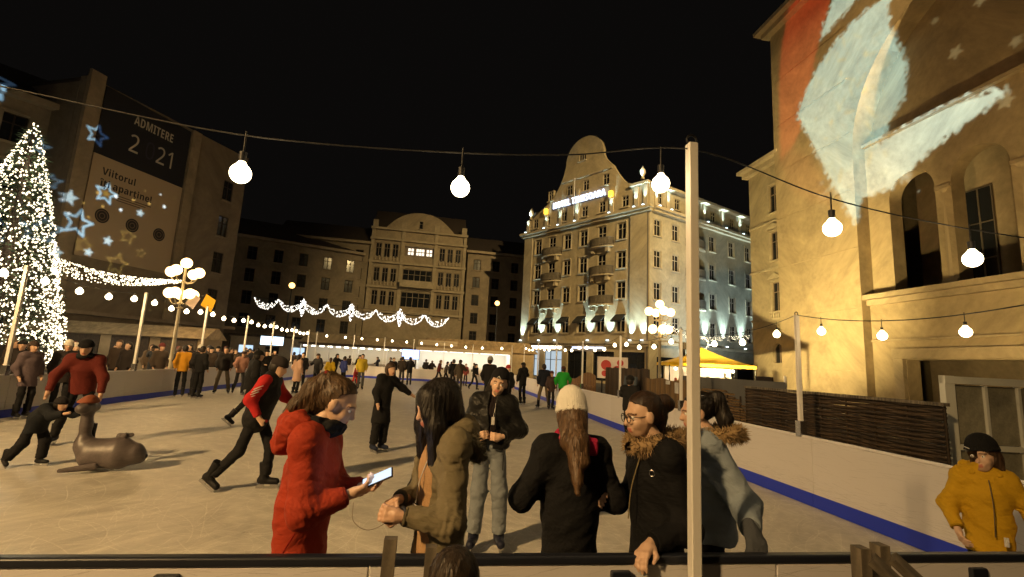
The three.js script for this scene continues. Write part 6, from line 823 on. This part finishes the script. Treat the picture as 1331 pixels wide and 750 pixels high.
// the seal on which children hold while they skate
{
  const t = thing('seal_skating_aid', 'dull violet plastic seal with upright tail used as skating aid', 'skating aid', [-4.42, 0, -7.5], 0.12), sm = mat([0.13, 0.108, 0.11], 0.45, { map: tGrain }); t.scale.set(0.78, 0.96, 0.9);
  const f = new Field(0.09).cap([-0.2, 0.24, 0], [0.2, 0.24, 0], 0.2, 0.21).cap([0.2, 0.25, 0], [0.44, 0.24, 0], 0.19, 0.14).cap([0.44, 0.22, 0], [0.54, 0.19, 0], 0.11, 0.075).cap([-0.2, 0.22, 0], [-0.36, 0.35, 0], 0.16, 0.11).cap([-0.36, 0.35, 0], [-0.36, 0.62, 0], 0.1, 0.07).cap([-0.36, 0.62, 0], [-0.37, 0.78, 0], 0.07, 0.09);
  part('body', net((x, y, z) => Math.max(f.at(x, y, z), 0.03 - y), [-0.6, -0.02, -0.3], [0.7, 0.95, 0.3], 0.016), sm, t);
  const tl = new Field(0.06).ell([-0.38, 0.86, 0.12], [0.11, 0.075, 0.12]).ell([-0.38, 0.86, -0.12], [0.11, 0.075, 0.12]).cap([-0.37, 0.78, 0], [-0.37, 0.86, 0], 0.09, 0.1); part('tail_fluke', net((x, y, z) => tl.at(x, y, z), [-0.6, 0.65, -0.35], [-0.15, 1.05, 0.35], 0.016), sm, t);
  const cp = new Field(0.04).ell([-0.39, 0.94, 0.0], [0.15, 0.06, 0.17]).ell([-0.37, 0.98, 0], [0.1, 0.06, 0.12]); part('handle_cover', net((x, y, z) => Math.max(cp.at(x, y, z), 0.93 - y), [-0.65, 0.85, -0.25], [-0.1, 1.12, 0.25], 0.014), mat([0.22, 0.06, 0.025], 0.7), t).userData.label = 'rust coloured cover on the upright tail';
  const fl = (a, b) => { const q = new Field(0.03).cap(a, b, 0.05, 0.03, 0.6); const bb = bounds([a, b], 0.09); return net((x, y, z) => q.at(x, y, z), bb[0], bb[1], 0.014); };
  part('flipper', fl([-0.05, 0.09, 0.17], [-0.46, 0.06, 0.3]), sm, t); part('flipper', fl([-0.05, 0.09, -0.17], [-0.4, 0.06, -0.32]), sm, t); part('flipper', fl([0.18, 0.42, 0], [0.26, 0.5, 0.02]), sm, t); part('flipper', fl([0.16, 0.47, 0], [0.34, 0.49, -0.03]), sm, t);
  for (const s of [1, -1]) part('eye', new THREE.SphereGeometry(0.022, 10, 8), M.black, t, 0.46, 0.31, 0.1 * s); part('nose', new THREE.SphereGeometry(0.03, 10, 8), M.black, t, 0.61, 0.2, 0);
}
// ---------------------------------------------------------------- far skaters and the crowd, from a few poses
const POSES = {
  stand: { jacket: { hem: 0.78, puff: 0.008 }, hair: {} },
  hat: { jacket: { hem: 0.74, puff: 0.014 }, hair: {}, hat: { tall: 0.015 } },
  long: { jacket: { hem: 0.5, puff: 0.02, flare: 0.04 }, hair: { headLocks: [[[0, 0, -0.06], [0, -0.22, -0.09], 0.07, 0.04]] } },
  stride: { lean: 0.18, ...walkA, arms: { 1: [[0.1, -0.22, -0.1], [0, -0.2, 0.1]], [-1]: [[-0.1, -0.2, 0.12], [0.03, -0.16, 0.16]] }, jacket: { hem: 0.8, puff: 0.02 }, hair: {}, hat: {} },
  wide: { legs: { 1: [[0.16, 0.52, 0.05], [0.22, 0.12, 0]], [-1]: [[-0.15, 0.52, 0.03], [-0.2, 0.12, -0.05]] }, lean: 0.12, crouch: 0.03, jacket: { hem: 0.8, puff: 0.025 }, hair: {} },
  reach: { lean: 0.15, arms: { 1: [[0.2, -0.08, 0.1], [0.2, 0.06, 0.08]], [-1]: [[-0.08, -0.25, -0.02], [0, -0.2, 0.1]] }, jacket: { hem: 0.78, puff: 0.02 }, hair: { headLocks: [[[0, 0, -0.06], [0, -0.16, -0.08], 0.06, 0.03]] } },
  bag: { arms: { 1: [[0.08, -0.26, 0.0], [0, -0.22, 0.06]], [-1]: [[-0.12, -0.2, 0.08], [0.08, -0.05, 0.2]] }, jacket: { hem: 0.7, puff: 0.016, hood: true }, hair: {}, hat: {} },
};
function far(pose, x, z, turn, h, label, colors, group, bare) { return person({ ...POSES[pose], key: pose + (bare ? 'b' : ''), lod: 'far', pos: [x, z], turn, h, label, colors, group, bare, skin: Math.floor(rnd() * 3) }); }
const KH = [0.13, 0.105, 0.07], G1 = 'skaters far across the ice', G2 = 'crowd behind the left boards', G3 = 'people behind the far boards';
far('stand', -8.8, -18.2, 3.6, 1.72, 'person in orange yellow jacket leaning at the left boards', { jacket: [0.55, 0.26, 0.02], trousers: BLK, hair: HAIR.dark }, G1);
far('hat', -8.4, -18.4, 3.9, 1.75, 'person in white hat and dark jacket beside the orange jacket', { jacket: [0.02, 0.018, 0.02], hat: [0.62, 0.6, 0.56] }, G1);
far('stand', -8.1, -17.9, 2.9, 1.72, 'slim person in black, right of the white hat at the boards', { jacket: BLK, trousers: BLK }, G1);
far('wide', -8.2, -20.0, 0.3, 1.78, 'man in dark jacket and khaki trousers near the left boards', { jacket: [0.02, 0.018, 0.018], trousers: KH }, G1);
far('stride', -7.6, -20.0, 0.6, 1.62, 'child in pink vest skating by the left boards', { jacket: [0.35, 0.19, 0.15], trousers: [0.06, 0.06, 0.065], hat: [0.05, 0.03, 0.03] }, G1);
far('bag', -6.9, -20.5, 0.9, 1.72, 'person in black hooded jacket behind the striped skater', { jacket: BLK, hat: BLK }, G1);
far('long', -5.85, -21.2, 2.6, 1.6, 'woman in long pale pink coat beyond the striped skater', { jacket: [0.42, 0.27, 0.2], trousers: BLK, hair: HAIR.dark }, G1);
far('stand', -6.3, -23.5, 0.3, 1.68, 'dark coated skater left of the yellow coated child', { jacket: [0.015, 0.015, 0.018] }, G1);
far('bag', -5.9, -24.6, 5.9, 1.66, 'hooded dark skater just behind the pink coat', { jacket: [0.02, 0.02, 0.022], hat: [0.08, 0.06, 0.05] }, G1);
far('long', -5.5, -25.5, 3.3, 1.5, 'child in bright yellow coat far across the ice', { jacket: [0.5, 0.34, 0.02], hair: HAIR.brown }, G1);
far('reach', -5.9, -28.5, 1.2, 1.72, 'person pointing to the right before the long tent', { jacket: [0.015, 0.014, 0.016] }, G1);
far('stand', -5.0, -26.4, 2.5, 1.6, 'person in deep blue jacket right of the yellow coat', { jacket: [0.02, 0.03, 0.14], trousers: BLK }, G1);
far('stride', -4.5, -27.0, 1.5, 1.2, 'small child in red trousers beside the blue jacket', { jacket: [0.2, 0.02, 0.02], trousers: [0.45, 0.03, 0.02], hat: [0.1, 0.02, 0.02] }, G1);
far('stand', -3.95, -25.5, 0.2, 1.76, 'person in yellow vest and grey trousers on far ice', { jacket: [0.42, 0.32, 0.03], trousers: [0.07, 0.07, 0.075] }, G1);
far('bag', -4.9, -30.5, 0.8, 1.7, 'dark hooded skater before the lit tent counter', { jacket: BLK }, G1);
far('stand', -2.3, -30.2, 2.8, 1.76, 'tall dark person, left of a pair behind the black coat', { jacket: [0.025, 0.02, 0.018], trousers: [0.04, 0.038, 0.04] }, G1);
far('bag', -1.9, -31.2, 3.4, 1.74, 'dark person with back turned below the blue screen', { jacket: [0.02, 0.02, 0.025], trousers: [0.05, 0.05, 0.055] }, G1);
far('long', -2.9, -31.0, 0.5, 1.66, 'woman in dark coat left of the tall pair', { jacket: [0.02, 0.016, 0.016], hair: HAIR.brown }, G1);
far('stride', -0.1, -35.5, 1.3, 1.66, 'child in brown red dress skating before the marquee', { jacket: [0.09, 0.02, 0.018], trousers: BLK, hat: [0.16, 0.09, 0.05] }, G1);
far('stride', 0.4, -34.8, 1.6, 1.58, 'slight dark skater close behind the brown red dress', { jacket: [0.06, 0.05, 0.045], trousers: BLK }, G1);
far('stand', 0.72, -26.7, 3.4, 1.74, 'left of two close dark skaters before the marquee', { jacket: BLK, trousers: BLK }, G1);
far('bag', 1.05, -25.9, 2.9, 1.72, 'right of two close skaters before marquee, brown hooded jacket', { jacket: [0.05, 0.04, 0.03], trousers: [0.03, 0.03, 0.032] }, G1);
far('stand', 1.75, -33.4, 0.4, 1.5, 'child in pink jacket far before the marquee', { jacket: [0.25, 0.06, 0.06], trousers: [0.05, 0.045, 0.05] }, G1);
far('stride', 2.1, -29.6, 0.7, 1.55, 'dark child skating left of the pale grey hat', { jacket: BLK, trousers: BLK, hat: BLK }, G1);
far('hat', 1.78, -17.5, 2.9, 1.86, 'tall person in pale grey hat behind the girl in jeans', { jacket: [0.014, 0.014, 0.015], hat: [0.3, 0.3, 0.26] }, G1);
far('hat', 2.3, -16.4, 0.2, 1.6, 'person in red knit hat half hidden behind girl in jeans', { jacket: BLK, hat: [0.35, 0.03, 0.03] }, G1);
far('bag', 3.55, -20.6, 3.6, 1.74, 'skater in black holding a dark bag before the hotel', { jacket: BLK, trousers: BLK, hat: BLK }, G1);
far('wide', 4.2, -19.25, 3.3, 1.76, 'skater in navy jacket and khaki trousers before the hotel', { jacket: NAVY, trousers: KH, hair: HAIR.dark }, G1);
far('hat', 4.42, -18.9, 0.2, 1.45, 'small child between khaki trousers and green jacket', { jacket: [0.06, 0.04, 0.04], hat: [0.08, 0.03, 0.03] }, G1);
far('stride', 4.75, -18.4, 2.8, 1.68, 'skater in bright green jacket by the right boards', { jacket: [0.02, 0.3, 0.035], trousers: [0.1, 0.015, 0.015], hat: [0.06, 0.02, 0.015] }, G1);
[[-1.2, -41, 1.7], [-0.7, -41.2, 1.6], [0.9, -40.6, 1.62], [2.8, -40.5, 1.58], [-4.2, -42, 1.7], [-5.3, -42.2, 1.68], [-6.6, -41.8, 1.75], [-7.6, -42.2, 1.66], [-3.3, -41.4, 1.72], [-8.6, -42, 1.7]].forEach(([x, z, h], i) => far(['stand', 'bag', 'long', 'hat'][i % 4], x, z, rr(0, 6.28), h, `dark figure before the lit stalls, ${ord([7, 8, 9, 10, 5, 4, 3, 2, 6, 1][i])} by the far boards`, { jacket: [[0.014, 0.014, 0.016], [0.03, 0.022, 0.02], [0.02, 0.02, 0.03]][i % 3], hat: i % 2 ? [0.1, 0.06, 0.03] : BLK, hair: i % 3 ? HAIR.dark : HAIR.brown }, G3, true));
{ // the crowd waiting behind the left boards
  const C = [[0.02, 0.016, 0.015], [0.035, 0.025, 0.02], [0.014, 0.014, 0.018], [0.06, 0.045, 0.035], [0.025, 0.03, 0.04], [0.1, 0.075, 0.055]], Hc = [BLK, [0.2, 0.16, 0.12], [0.12, 0.03, 0.03], [0.05, 0.05, 0.06], [0.55, 0.5, 0.44]];
  let n = 0; for (let i = 0; i < 30; i++) { const z = -12.8 - i * 0.66 - rr(0, 0.25), x = XL - 0.5 - (i % 3) * 0.55 - rr(0, 0.25); far(['bag', 'hat', 'stand', 'long'][(i * 7 + (i >> 2)) % 4], x, z, rr(-0.6, 2.2), rr(1.6, 1.84), `onlooker in ${['dark brown', 'brown', 'black', 'grey brown', 'slate', 'tan'][i % 6]} coat behind left boards, ${ord(++n)} from the tree`, { jacket: C[i % 6], hat: Hc[(i * 3) % 5], hair: i % 3 ? HAIR.brown : HAIR.dark }, G2, true); }
  n = 0; for (let i = 0; i < 16; i++) { const z = -33 - rr(0, 5), x = XL - 1 - i * 0.62 + rr(-0.2, 0.2); far(['hat', 'stand', 'bag'][i % 3], x, z, rr(0, 6.28), rr(1.6, 1.8), `dim onlooker past the far left corner, ${ord(++n)} from the right`, { jacket: C[(i * 5) % 6], hat: Hc[i % 5] }, 'crowd past the far left corner', true); }
}
renderer.render(scene, camera);
